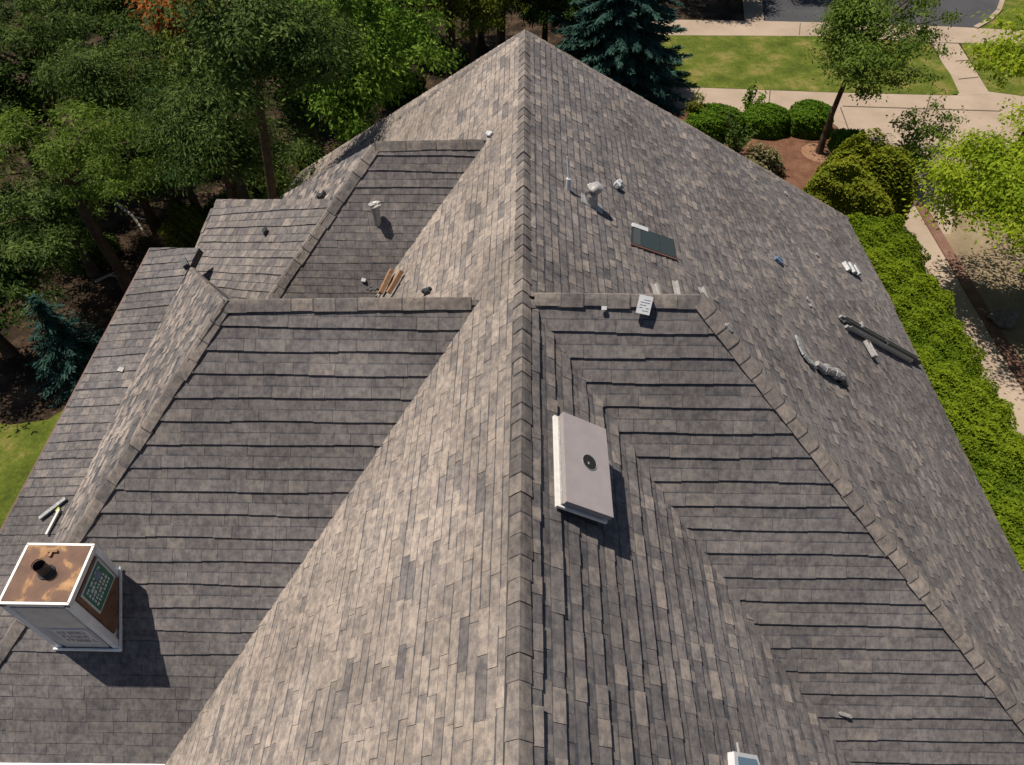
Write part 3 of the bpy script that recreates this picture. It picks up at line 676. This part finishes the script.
slab('path', [(640, 86), (830, 93), (958, 96), (990, 92), (1130, 110), (1130, 230), (1100, 260), (950, 175), (905, 150), (838, 128), (825, 118), (640, 106)], 0.03, M['concrete'])
slab('path', [(838, 128), (905, 150), (960, 180), (950, 235), (890, 232), (850, 160)], 0.024, M['concrete'])
slab('mulch_bed', [(640, 106), (825, 118), (850, 128), (865, 165), (900, 260), (800, 260), (640, 200)], 0.012, M['mulch'])
X1, X2, X3 = 12.3, 14.75, 15.15
def slabw(name, x0, x1, y0, y1, z, m):
    b = MB(); b.box(((x0+x1)/2, (y0+y1)/2, z/2-0.02), V((x1-x0)/2, 0, 0), V(0, (y1-y0)/2, 0), V(0, 0, z/2+0.02)); return tag(b.build(name, m), kind='structure')
slabw('side_path', X1, X2, -4, at0(930, 205).y, 0.028, M['concrete'])
slabw('edging_strip', X2+0.003, X3, -4, at0(942, 205).y, 0.07, M['edging'])
slabw('driveway', X3+0.003, 26, -4, at0(960, 190).y, 0.02, M['gravel'])
b = MB()
for a, c2 in (((842, 107), (1000, 112)), ((840, 108), (848, 130)), ((700, 87.5), (690, 106)), ((770, 90), (768, 111)), ((930, 96), (915, 150)), ((880, 26), (878, 40)), ((800, 24), (799, 36)), ((945, 43.6), (968, 44.6)), ((955, 62), (968, 61)), ((958, 80), (978, 78))):
    A, B = at0(*a)+V(0, 0, 0.053), at0(*c2)+V(0, 0, 0.053); d = B-A; b.box((A+B)/2, d/2, d.normalized().cross(V(0, 0, 1))*0.018, V(0, 0, 0.002))
tag(b.build('paving_joints', M['joint']), kind='structure')
slab('lawn', [(-150, 405), (12, 425), (48, 420), (80, 400), (120, 520), (40, 640), (-150, 640)], 0.02, M['grass'])
# rock
bm = bmesh.new(); bmesh.ops.create_icosphere(bm, subdivisions=3, radius=1); rr = random.Random(9)
for v in bm.verts:
    n = 1+0.16*math.sin(v.co.x*3.1+1)+0.13*math.sin(v.co.y*4.3+v.co.z*2)+rr.uniform(-.03, .03); v.co = Vector((v.co.x*0.5*n, v.co.y*0.33*n, v.co.z*0.26*n))
me = bpy.data.meshes.new('rock'); bm.to_mesh(me); bm.free(); me.materials.append(M['rock']); o = bpy.data.objects.new('rock', me); C.objects.link(o)
o.location = at0(999, 322)+V(0, 0, 0.2); tag(o, 'grey boulder sitting on the driveway edging at right', 'rock')

# ------------------------------------------------------------------ VEGETATION
def quads(centers, normals, lens, wids, tints, rng, tang=None, fold=0.0):
    n = len(centers)
    if tang is None:
        tang = rng.normal(size=(n, 3))
    tang = tang - normals*np.sum(tang*normals, 1, keepdims=True)
    tang /= np.linalg.norm(tang, axis=1, keepdims=True)+1e-9
    bit = np.cross(normals, tang)
    L = lens[:, None]; W = wids[:, None]
    v = np.stack([centers-tang*L, centers+bit*W-tang*L*0.1, centers+tang*L, centers-bit*W-tang*L*0.1], 1).reshape(-1, 3)
    return v, tints
def leafobj(name, chunks, m, parent=None, origin=(0, 0, 0)):
    v = np.concatenate([c[0] for c in chunks]); t = np.concatenate([c[1] for c in chunks]); n = len(t)
    me = bpy.data.meshes.new(name); me.vertices.add(n*4); me.vertices.foreach_set('co', v.astype(np.float32).ravel())
    me.loops.add(n*4); me.loops.foreach_set('vertex_index', np.arange(n*4, dtype=np.int32))
    me.polygons.add(n); me.polygons.foreach_set('loop_start', np.arange(0, n*4, 4, dtype=np.int32)); me.polygons.foreach_set('loop_total', np.full(n, 4, dtype=np.int32))
    a = me.attributes.new('tint', 'FLOAT', 'FACE'); a.data.foreach_set('value', np.clip(t, 0, 1).astype(np.float32))
    me.materials.append(m); me.update(calc_edges=True); me.validate()
    o = bpy.data.objects.new(name, me); C.objects.link(o)
    if parent: o.parent = parent
    else: o.location = origin
    return o
def unit(v): return v/(np.linalg.norm(v, axis=1, keepdims=True)+1e-9)
def clump_leaves(rng, c, outward, n, cr, size, flat=0.55, aspect=0.45, droop=0.0, wide=1.0):
    """leaves spread through a flattened clump; normals lean outwards and up"""
    p = rng.normal(size=(n, 3))*np.array([cr*wide, cr*wide, cr*flat])*0.6
    if droop: p[:, 2] -= droop*np.linalg.norm(p[:, :2], axis=1)
    nr = unit(unit(p+1e-6)*0.5 + outward[None]*0.45 + np.array([0, 0, 0.55]) + rng.normal(size=(n, 3))*0.45)
    base = rng.uniform(0.25, 0.75); t = base+rng.normal(size=n)*0.2
    s = size*rng.uniform(0.6, 1.3, n)
    tg = unit(p+rng.normal(size=(n, 3))*cr*0.4)
    return quads(c+p, nr, s, s*aspect, t, rng, tang=tg)
def lobes(rng, k=7, amp=0.35):
    d = unit(rng.normal(size=(k, 3))); a = rng.uniform(-amp*0.6, amp, k)
    return lambda u: 1+sum(a[i]*np.clip(u@d[i], 0, 1)**3 for i in range(k))
def broadleaf(name, base, zc, rad, m, label, cat='tree', group=None, seed=0, ncl=240, lpc=60, cr=0.42, leaf=0.10, flat=0.55, aspect=0.45, droop=0.0, trunk_r=0.16, lean=(0, 0), hollow=0.35, amp=0.35, nsup=15, parts=True, limbs=9, wide=1.0, barkm=None):
    rng = np.random.default_rng(seed); rx, ry, rz = rad
    root = empty(name, base); tag(root, label, cat, group)
    lb = lobes(rng, amp=amp); ch = []; cs = []
    sup = []
    for i in range(nsup):
        u = unit(rng.normal(size=(1, 3)))[0]; u[2] = abs(u[2])*1.1-0.35; sup.append((u/np.linalg.norm(u), rng.uniform(0.55, 1.0)))
    if group == 'trees of the left woodland': ncl, lpc, cr = int(ncl*0.62), int(lpc*1.5), cr*0.82
    for i in range(ncl):
        su, sr = sup[i % nsup]; q = su*sr*0.85+rng.normal(size=3)*np.array([0.24, 0.24, 0.15]); rq = np.linalg.norm(q); u = q/rq
        if u[2] < -0.55: u[2] *= -0.5; u /= np.linalg.norm(u)
        r = min(1.15, rq)*lb(u)
        c = np.array([u[0]*rx*r+lean[0]*zc, u[1]*ry*r+lean[1]*zc, zc+u[2]*rz*r])
        if c[2] < 0.25: c[2] = 0.25+rng.random()*0.3
        ch.append(clump_leaves(rng, c, u, int(lpc*rng.uniform(0.6, 1.4)), cr*rng.uniform(0.6, 1.3), leaf, flat, aspect, droop, wide)); cs.append((r, c))
    leafobj('crown', ch, m, root)
    k = MB(); top = V(lean[0]*zc, lean[1]*zc, zc+rz*0.35)
    zb = zc-rz*0.75
    P_ = [V(lean[0]*q, lean[1]*q, q) + V(math.sin(q*1.3+seed)*0.05, math.cos(q*1.1+seed)*0.05, 0)*min(1, q) for q in [max(0.0, zb)*t/3 for t in range(3)] + [max(0.3, zb)+(top.z-max(0.3, zb))*t/3 for t in range(4)]]
    P_[0].z = -0.05
    rs = [trunk_r*1.5, trunk_r*1.05, trunk_r*0.95, trunk_r*0.85, trunk_r*0.62, trunk_r*0.4, trunk_r*0.15]
    k.tube(P_, rs, 10)
    cs.sort(key=lambda q: -q[0]); pick = cs[:limbs*4:4]
    for r, c in pick:
        c = V(*c); z0 = max(0.15, min(zb+0.2+(c.z-zb)*0.35, top.z)); s0 = V(lean[0]*z0, lean[1]*z0, z0); md = s0*0.5+c*0.5+V(0, 0, 0.12*(c-s0).length)
        k.tube([s0, s0*0.7+md*0.3, md, c], [trunk_r*0.42, trunk_r*0.32, trunk_r*0.2, trunk_r*0.07], 6)
    t = k.build('trunk', M['bark'], None, smooth=True); t.parent = root
    return root
def conifer(name, base, H, r0, m, label, group=None, seed=0, tiers=16, leaf=0.12, per=16, dens=26, cat='tree', droop=0.35, zlow=0.4):
    rng = np.random.default_rng(seed); root = empty(name, base); tag(root, label, cat, group)
    ch = []; k = MB(); k.tube([V(0, 0, -0.05), V(0, 0, H*0.5), V(0, 0, H*0.97)], [0.04*H*0.6, 0.02*H*0.6, 0.02], 9)
    for i in range(tiers):
        f = i/(tiers-1); z = zlow+(H-zlow)*f; r = r0*(1-f)**0.8+0.12
        nb = max(5, int(per*(1-f*0.6)))
        for j in range(nb):
            a = 2*math.pi*(j+rng.random()*0.7)/nb+i*0.7; L = r*rng.uniform(0.72, 1.1); dr = droop*rng.uniform(0.6, 1.3)
            d = np.array([math.cos(a), math.sin(a), 0]); sd_ = np.array([-d[1], d[0], 0]); nseg = max(3, int(L/0.16))
            for q in range(nseg):
                s = (q+0.6)/nseg; c = np.array([0, 0, z])+d*L*s+np.array([0, 0, -dr*L*s+0.25*dr*L*s*s*1.6])
                wd = 0.30*L*(1-s)*0.9+0.07; n = int(dens*(0.5+wd*2.2))
                off = rng.uniform(-1, 1, n); p = c+sd_*off[:, None]*wd+d*rng.normal(size=(n, 1))*0.08+np.array([0, 0, 1])*((-0.35*np.abs(off)*wd)+rng.normal(size=n)*0.035)[:, None]
                tg = unit(d*1.0+sd_*off[:, None]*0.9+rng.normal(size=(n, 3))*0.25); nr = unit(np.array([0, 0, 1.0])+d*0.35+rng.normal(size=(n, 3))*0.45)
                sz = leaf*rng.uniform(0.6, 1.2, n)
                ch.append(quads(p, nr, sz, sz*0.25, 0.25+0.45*s+rng.normal(size=n)*0.15, rng, tang=tg))
            if q > 2 and i % 2 == 0: k.tube([V(0, 0, z), V(*(np.array([0, 0, z-dr*L*0.4])+d*L*0.7))], [0.03, 0.01], 5)
    leafobj('crown', ch, m, root); t = k.build('trunk', M['bark'], None); t.parent = root; return root
def shrub(name, base, rad, m, label, cat='shrub', group=None, seed=0, n=9000, leaf=0.05, boxy=0.0, lump=0.12, thick=0.22, clumps=0):
    """rounded clipped or loose bush: leaves through a shell over a lumpy body, with stems inside"""
    rng = np.random.default_rng(seed); root = empty(name, base); tag(root, label, cat, group)
    rx, ry, rz = rad; u = unit(rng.normal(size=(n, 3))); u[:, 2] = np.abs(u[:, 2])*1.0 - 0.12*(rng.random(n) < 0.3)
    if boxy: 
        pw = np.max(np.abs(u), axis=1, keepdims=True); u2 = u/pw; u = u*(1-boxy)+u2*boxy*0.85
    ph = rng.uniform(0, 6, (6,)); fr = rng.uniform(2.0, 5.5, (6, 3))
    un = unit(u); l = sum(np.sin(un@fr[i]+ph[i]*3) for i in range(6))/6
    hi = sum(np.sin((un@fr[i])*4.3+ph[i]) for i in range(6))/6
    r = (1+lump*l*2+lump*hi*0.9)*(1-thick*rng.random(n)**1.8)
    p = u*r[:, None]*np.array([rx, ry, rz*1.0]); p[:, 2] = np.maximum(p[:, 2], 0.03)
    nr = unit(un*0.9+rng.normal(size=(n, 3))*0.5+np.array([0, 0, 0.3])); s = leaf*rng.uniform(0.6, 1.4, n)
    leafobj('foliage', [quads(p, nr, s, s*0.5, 0.5+0.35*hi+rng.normal(size=n)*0.18, rng)], m, root)
    k = MB()
    for i in range(7):
        a = i*0.9; k.tube([V(0.05*math.cos(a), 0.05*math.sin(a), -0.03), V(rx*0.3*math.cos(a), ry*0.3*math.sin(a), rz*0.45), V(rx*0.6*math.cos(a), ry*0.6*math.sin(a), rz*0.75)], [0.035, 0.025, 0.008], 6)
    t = k.build('stems', M['bark'], None); t.parent = root; return root
def G0(px, py, z): p = atz(px, py, z); return (p.x, p.y, 0)

# left woodland; crown centre pixel, its height, radii
tr_ = [
 ('broadleaf_tree', 352, 62, 7.3, (1.75, 1.8, 2.7), 'bright', 'bright green tree with long drooping leaves, nearest the far left hip', dict(nsup=20, ncl=220, lpc=170, leaf=0.07, aspect=0.4, droop=0.35, cr=0.46, amp=0.6, hollow=0.4)),
 ('red_maple', 182, 14, 7.4, (0.95, 0.85, 0.8), 'red', 'small tree with orange red leaves at the top left edge of the photo', dict(ncl=150, lpc=45, leaf=0.09)),
 ('broadleaf_tree', 235, 50, 4.9, (1.8, 1.6, 1.8), 'yellowish', 'yellow green tree just below the orange red one', dict(ncl=120, lpc=95, leaf=0.07, hollow=0.5, cr=0.45, amp=0.7)),
 ('hemlock_tree', 232, 140, 6.4, (1.5, 1.4, 2.0), 'hemlock', 'dense dark hemlock with layered sunlit sprays, left of the bright green tree', dict(ncl=230, lpc=170, leaf=0.055, aspect=0.3, flat=0.3, droop=0.35, wide=1.25, cr=0.4, amp=0.5, limbs=0, lean=(0.23, -0.17), shift=(-1.7, 1.26))),
 ('pine_tree', 125, 85, 5.2, (1.8, 1.7, 1.7), 'pine', 'feathery grey green pine in the middle of the left woodland', dict(ncl=130, lpc=190, leaf=0.06, aspect=0.25, flat=0.35, droop=0.4, cr=0.5, amp=0.7, hollow=0.5)),
 ('pine_tree', 60, 165, 5.0, (1.9, 1.7, 1.5), 'mid', 'light green feathery tree at the left edge above the shaded ground', dict(ncl=110, lpc=190, leaf=0.06, aspect=0.3, flat=0.35, droop=0.4, hollow=0.5, cr=0.5, amp=0.8)),
 ('pine_tree', 25, 60, 5.0, (2.1, 2.0, 2.0), 'pine', 'dull green tree in the top left corner of the photo', dict(ncl=140, lpc=180, leaf=0.065, aspect=0.3, flat=0.4, cr=0.5, amp=0.7, droop=0.3)),
 ('pine_tree', 120, 150, 3.2, (1.9, 1.6, 1.6), 'pine', 'dark feathery pine low in the left woodland beside the hemlock', dict(ncl=130, lpc=180, leaf=0.06, aspect=0.25, flat=0.35, droop=0.4, cr=0.5, amp=0.7)),
 ('dark_tree', 95, 15, 4.8, (2.3, 2.2, 2.0), 'dark', 'dark green tree between the corner tree and the orange red one', dict(ncl=150, lpc=160, leaf=0.06, cr=0.48, amp=0.7)),
 ('dark_tree', 170, 70, 3.4, (2.1, 2.0, 2.0), 'dark', 'dark tree tucked between the feathery pine and yellow green tree', dict(ncl=150, lpc=160, leaf=0.06, cr=0.48, amp=0.7)),
 ('dark_tree', 285, 40, 3.2, (1.6, 1.6, 2.2), 'bright', 'deep green shaded tree between the yellow green and bright green trees', dict(ncl=200, lpc=60, leaf=0.10)),
 ('dark_tree', 270, -60, 5.0, (2.8, 2.6, 2.6), 'bright', 'tree rising beyond the top edge behind the bright green one', dict(ncl=220, lpc=60, leaf=0.11)),
 ('dark_tree', 130, -70, 5.0, (3.0, 2.8, 2.8), 'dark', 'dark tree beyond the top edge behind the orange red one', dict(ncl=220, lpc=60, leaf=0.11)),
 ('dark_tree', -10, -60, 5.0, (3.2, 2.8, 2.8), 'dark', 'dark tree beyond the top left corner', dict(ncl=220, lpc=60, leaf=0.11)),
 ('broadleaf_tree', 10, 120, 3.5, (2.0, 2.2, 2.0), 'dark', 'dark tree under the two light feathery ones at left edge', dict(ncl=220, lpc=60, leaf=0.10)),
 ('broadleaf_tree', 445, -45, 5.5, (2.0, 2.0, 2.0), 'bright', 'green tree on a tall bare trunk beyond the far left hip', dict(ncl=180, lpc=55, leaf=0.11, trunk_r=0.22)),
 ('broadleaf_tree', 500, -55, 5.0, (2.2, 2.0, 1.8), 'yellowish', 'yellow green tree on a bare trunk between the tall trunk and the large spruce', dict(ncl=160, lpc=55, leaf=0.10, trunk_r=0.2)),
 ('dark_tree', 60, 215, 2.4, (1.6, 1.6, 1.6), 'hemlock', 'dark evergreen under the light feathery tree near the woodland floor', dict(ncl=170, lpc=70, leaf=0.08, aspect=0.3, flat=0.35)),
 ('dark_tree', 180, 170, 2.2, (1.2, 1.2, 1.4), 'pine', 'low dark evergreen between the feathery pine and the layered hemlock', dict(ncl=130, lpc=60, leaf=0.08, aspect=0.3, flat=0.35)),
 ('dark_tree', 310, 110, 2.2, (1.3, 1.3, 1.5), 'hemlock', 'dark low tree in the shade under the bright green tree', dict(ncl=130, lpc=60, leaf=0.08)),
 ('dark_tree', 420, -20, 3.0, (1.8, 1.8, 1.8), 'dark', 'dark low tree behind the tall bare trunks at the top edge', dict(ncl=150, lpc=60, leaf=0.1)),
 ('dark_tree', 480, -5, 2.4, (1.5, 1.5, 1.6), 'hemlock', 'dark evergreen just beyond the peak of the main ridge', dict(ncl=150, lpc=60, leaf=0.09)),
 ('broadleaf_tree', 392, 45, 2.6, (1.4, 1.4, 1.5), 'dark', 'low dark tree between the bright green tree and the far left hip', dict(ncl=110, lpc=120, leaf=0.07)),
 ('broadleaf_tree', 470, 8, 3.4, (1.7, 1.5, 1.3), 'yellowish', 'low yellow green tree just left of the main ridge peak', dict(ncl=110, lpc=100, leaf=0.07)),
 ('broadleaf_tree', 545, 2, 2.6, (1.6, 1.6, 1.6), 'dark', 'low dark tree between the ridge peak and the large spruce', dict(ncl=110, lpc=120, leaf=0.07)),
 ('fir_shrub', 22, 275, 2.6, (1.5, 1.4, 1.3), 'hemlock', 'dark round evergreen at left edge beside the small blue spruce', dict(ncl=170, lpc=70, leaf=0.08, aspect=0.25, flat=0.35, droop=0.3)),
 ('broadleaf_tree', -40, 290, 2.6, (1.5, 1.5, 1.5), 'dark', 'dark bush like tree at left edge above the small sunny lawn', dict(ncl=170, lpc=60, leaf=0.08)),
]
for i, (nm, px, py, zc, rad, mk, lab, kw) in enumerate(tr_):
    sh = kw.pop('shift', (0, 0)); g0 = G0(px, py, zc)
    broadleaf(nm, (g0[0]+sh[0], g0[1]+sh[1], 0), zc, rad, LM[mk], lab, 'tree', 'trees of the left woodland', seed=20+i, **kw)
for (px, py, zc, rad, mk, lab, sd_) in ((728, 4, 1.5, (1.5, 1.2, 1.4), 'dark', 'low dark tree in shade at the top edge beside the street', 90), (684, 4, 3.6, (2.0, 1.6, 2.4), 'dark', 'low dark tree at the top edge just right of the large spruce', 91), (792, -14, 5.0, (1.9, 1.7, 1.6), 'mid', 'tree beyond the top edge shading the end of the street', 92)):
    q = at0(px, py); broadleaf('street_tree', (q.x, q.y, 0), zc, rad, LM[mk], lab, 'tree', 'trees beside the street', seed=sd_, ncl=130, lpc=80, leaf=0.09)
conifer('blue_spruce', G0(66, 345, 1.2), 3.0, 1.25, LM['spruce'], 'small blue spruce in the dark shade at left', 'blue spruces', seed=71, tiers=11, leaf=0.10, per=12, dens=18)
conifer('blue_spruce', G0(618, 52, 1.5), 8.4, 3.5, LM['spruce'], 'large blue spruce beyond the top of the main ridge', 'blue spruces', seed=70, tiers=20, leaf=0.17, per=20, dens=22)
conifer('blue_spruce', G0(560, -20, 1.5), 6.5, 2.2, LM['spruce'], 'second spruce half hidden behind the large blue one', 'blue spruces', seed=72, tiers=15, leaf=0.15, per=15, dens=18)
shrub('yellow_green_shrub', G0(188, 222, 0.5), (0.9, 1.0, 1.2), LM['yellowish'], 'yellow green shrub on the left beside the small upper roof', seed=31, n=9000, leaf=0.05, lump=0.2)
shrub('yellow_green_shrub', G0(308, 152, 0.8), (0.6, 0.6, 0.9), LM['yellowish'], 'small yellow green shrub below the bright green tree', seed=32, n=5000, leaf=0.05, lump=0.2)
for i, (px, py, rad, mk, lab) in enumerate(((18, 212, (1.3, 1.2, 1.5), 'dark', 'dark understorey shrub at the left edge under the light feathery tree'), (78, 238, (1.0, 0.9, 0.9), 'hemlock', 'low dark shrub beside the brown woodland floor'), (180, 130, (1.5, 1.3, 1.8), 'dark', 'dark understorey shrub between the tall hemlock and the feathery pine'), (405, 82, (1.1, 1.0, 1.3), 'dark', 'dark shrub against the far left hip below the bright green tree'), (440, 50, (1.2, 1.0, 1.2), 'hemlock', 'dark shrub just below the tall bare trunks near the ridge peak'), (262, 180, (1.0, 0.9, 1.3), 'dark', 'dark shrub behind the ridge of the small upper left roof'))):
    shrub('understorey_shrub', G0(px, py, 0.7), rad, LM[mk], lab, 'shrub', 'dark shrubs under the left woodland', seed=110+i, n=9000, leaf=0.06, lump=0.3, thick=0.4)
shrub('dark_shrub', G0(225, 195, 1.0), (1.0, 1.0, 1.0), LM['hemlock'], 'round dark green shrub touching the upper left roof corner', seed=33, n=9000, leaf=0.05, lump=0.2)
# tall dark evergreen beside the far left roof corner; its top keeps the sun off the roof edge
Qs = PW.hit(318, 168).lerp(PW3.hit(318, 168), 0.45); ct = Qs+SUNV*2.4; bx, by = Qs.x-3.2, Qs.y+2.6
broadleaf('hemlock_tree', (bx, by, 0), ct.z, (1.35, 1.25, 1.7), LM['hemlock'], 'tall dark evergreen right beside the far left roof corner, shading it', 'tree', None, seed=95, nsup=22, ncl=190, lpc=170, leaf=0.055, aspect=0.35, flat=0.4, cr=0.42, amp=0.3, limbs=0, trunk_r=0.11, lean=((ct.x-bx)/ct.z, (ct.y-by)/ct.z))
def branch(name, a, b_, lab, r=0.03):
    A, B = at0(*a), at0(*b_); k = MB(); m = (A+B)/2+V(0.05, 0.1, 0.12); k.tube([A+V(0, 0, 0.05), m, B+V(0, 0, 0.05)], [r, r*0.8, r*0.5], 6)
    k.tube([m, m+(B-A)*0.2+V(0.2, 0.1, 0.1)], [r*0.5, r*0.2], 5); return tag(k.build(name, M['twig']), lab, 'branch', 'fallen branches in the woodland')
branch('fallen_branch', (105, 255), (118, 281), 'pale fallen branch on the brown woodland floor left of the roof')
branch('fallen_branch', (96, 283), (119, 277), 'brown fallen branch crossing the lower end of the pale one', 0.05)
branch('fallen_branch', (50, 364), (88, 371), 'pale fallen branch beside the small blue spruce')
branch('fallen_branch', (118, 205), (148, 238), 'thick fallen branch in shade above the pale one', 0.07)
# front garden
boxes = [((730, 113), (1.75, 0.85, 1.15), 'wide dark clipped bush, leftmost in the row by the front path'), ((765, 113), (1.05, 0.85, 1.1), 'clipped round bush in the middle of the row by the front path'), ((809, 112), (1.05, 0.9, 1.2), 'clipped round bush at the right end of the row by the front path')]
boxes[0] = ((714, 116), (1.35, 0.9, 1.2), boxes[0][2])
for i, (p, rad, lab) in enumerate(boxes):
    shrub('clipped_bush', G0(p[0], p[1]+8, 0.4), rad, LM['box'], lab, 'bush', 'clipped bushes along the front path', seed=40+i, n=11000, leaf=0.055, boxy=0.35, lump=0.05, thick=0.15)
shrub('clipped_bush', G0(849, 142, 0.4), (0.75, 0.6, 0.9), LM['box'], 'small square clipped bush right of the leaning tree trunk', 'bush', 'clipped bushes along the front path', seed=44, n=7000, leaf=0.055, boxy=0.75, lump=0.04)
shrub('pale_shrub', G0(763, 160, 0.4), (0.85, 0.8, 0.9), LM['pale'], 'pale cream and green loose shrub on the mulch by the roof edge', 'shrub', seed=45, n=4500, leaf=0.07, lump=0.28, thick=0.6)
shrub('large_yew', G0(848, 185, 1.3), (1.35, 1.5, 2.7), LM['yew'], 'large rounded olive green yew beside the far right roof corner', 'shrub', seed=46, n=30000, leaf=0.07, lump=0.16, thick=0.25)
shrub('large_yew', G0(872, 200, 1.2), (1.2, 1.5, 2.9), LM['yew'], 'taller olive green yew merging with its neighbour at the end of the hedge', 'shrub', seed=47, n=26000, leaf=0.07, lump=0.18, thick=0.25)
def fern(base, h, n, lab, m, seed, spread=0.8, nm='upright_plant'):
    rng = np.random.default_rng(seed); root = empty(nm, base); tag(root, lab, 'plant'); ch = []; k = MB()
    for i in range(n):
        a = rng.random()*6.28; t = rng.uniform(0.1, spread); d = np.array([math.cos(a)*t, math.sin(a)*t, 1.0]); L = h*rng.uniform(0.6, 1.05); d /= np.linalg.norm(d)
        k.tube([V(0, 0, -0.02), V(*(d*L*0.5)), V(*(d*L))], [0.025, 0.018, 0.005], 5)
        m_ = 50; s = rng.uniform(0.2, 1.03, m_); p = d[None]*L*s[:, None]+rng.normal(size=(m_, 3))*0.07; sz = rng.uniform(0.05, 0.12, m_)
        ch.append(quads(p, unit(rng.normal(size=(m_, 3))*0.6+np.array([0, 0, 1])), sz, sz*0.4, rng.uniform(0.1, 1, m_), rng, tang=unit(rng.normal(size=(m_, 3))+d[None]*0.7)))
    leafobj('foliage', ch, m, root); t = k.build('stems', M['bark']); t.parent = root
fern(G0(748, 108, 0.3), 1.5, 9, 'spiky upright plant rising between the two left clipped bushes', LM['box'], 50, 0.7)
fern(G0(735, 150, 0.3), 1.9, 14, 'dark spreading plant with long stems between the clipped bushes and the roof edge', LM['dark'], 51, 1.1)
fern(G0(693, 122, 0.3), 1.5, 12, 'yellow green upright plant at the left end of the bush row by the roof', LM['yellowish'], 52, 0.4)
# young tree on the mulch
bt = at0(819, 153)
broadleaf('young_tree', (bt.x, bt.y, 0), 4.2, (1.55, 1.5, 2.1), LM['mid'], 'slim young tree on the mulch bed with an airy green crown over the lawn', 'tree', seed=60, ncl=260, nsup=18, lpc=110, cr=0.34, leaf=0.062, aspect=0.45, flat=0.45, trunk_r=0.11, hollow=0.15, amp=0.6, limbs=14, wide=1.1, lean=(-0.01, 0))
k = MB(); k.tube([V(bt.x, bt.y, 0), V(bt.x, bt.y, 0.03)], [0.75, 0.65], 20); tag(k.build('mulch_ring', ground_mat('pale_mulch', [(0.3, (0.22, 0.12, 0.075)), (0.7, (0.32, 0.19, 0.12))], (3, 15))), kind='structure')
sp = at0(893, 178)
broadleaf('airy_shrub', (sp.x, sp.y, 0), 1.7, (1.25, 1.2, 1.7), LM['mid'], 'airy upright green shrub between the yews and the big lime green tree', 'shrub', seed=61, ncl=90, lpc=34, cr=0.26, leaf=0.075, hollow=0.1, amp=0.7, trunk_r=0.06, limbs=16)
broadleaf('lime_tree', tuple(Vector(G0(1104, 206, 4.3))+Vector((2.4, 0, 0))), 4.3, (4.2, 3.8, 2.4), LM['lime'], 'big lime green tree with airy fanned branches at the right edge', 'tree', seed=62, nsup=34, lean=(-0.45, 0), ncl=800, lpc=170, cr=0.42, leaf=0.060, aspect=0.5, flat=0.28, hollow=0.3, amp=0.45, wide=1.3, trunk_r=0.2, limbs=16)
broadleaf('lime_tree', G0(1066, 66, 4.6), 4.6, (2.6, 2.5, 2.0), LM['lime'], 'lime green tree behind the big one, only its edge inside the photo', 'tree', seed=63, ncl=200, lpc=52, cr=0.4, leaf=0.085, flat=0.3, wide=1.3)
# hedge along the east wall
def hedge():
    rng = np.random.default_rng(80); x0, x1 = 8.6, 12.35; y0, y1 = 2.5, atz(905, 212, 2.2).y; n = 330000; h = 2.2
    root = empty('hedge', ((x0+x1)/2, (y0+y1)/2, 0)); tag(root, 'long bright green hedge running along the right eave of the roof', 'hedge')
    y = rng.uniform(y0, y1, n); a = rng.uniform(0, 1, n); side = rng.random(n)
    ang = np.where(side < 0.62, rng.uniform(-1, 1, n), 0)
    cx = (x0+x1)/2; hw = (x1-x0)/2
    lumpv = lambda yy, xx: (np.sin(yy*1.3+xx*1.1)*0.07+np.sin(yy*3.1+xx*2.3+1)*0.05+np.sin(yy*6.3-xx*5.1)*0.045+np.sin(yy*11.0+xx*9.7+2)*0.03)
    X = np.where(side < 0.62, cx+hw*ang, np.where(side < 0.88, x1, x0)); Z = np.where(side < 0.62, h-0.28*np.abs(ang)**3, rng.uniform(0.05, h-0.25, n))
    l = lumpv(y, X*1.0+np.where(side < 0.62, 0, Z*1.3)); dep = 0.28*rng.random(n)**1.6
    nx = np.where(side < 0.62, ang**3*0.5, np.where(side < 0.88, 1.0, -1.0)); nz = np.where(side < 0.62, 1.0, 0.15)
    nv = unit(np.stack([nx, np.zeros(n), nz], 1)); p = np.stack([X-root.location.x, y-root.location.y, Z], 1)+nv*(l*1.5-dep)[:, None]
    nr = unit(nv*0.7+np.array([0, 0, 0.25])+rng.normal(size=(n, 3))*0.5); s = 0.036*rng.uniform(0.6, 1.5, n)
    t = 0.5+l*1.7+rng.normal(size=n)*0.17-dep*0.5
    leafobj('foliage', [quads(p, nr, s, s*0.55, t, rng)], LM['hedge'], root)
    k = MB()
    for i in range(24):
        yy = y0+(y1-y0)*(i+0.5)/24-root.location.y
        k.tube([V(0, yy, -0.03), V(0.3*math.sin(i*2.1), yy+0.1, 1.0), V(0.7*math.sin(i*2.1), yy+0.25, 1.8)], [0.05, 0.035, 0.01], 6)
    t_ = k.build('stems', M['bark']); t_.parent = root
hedge()
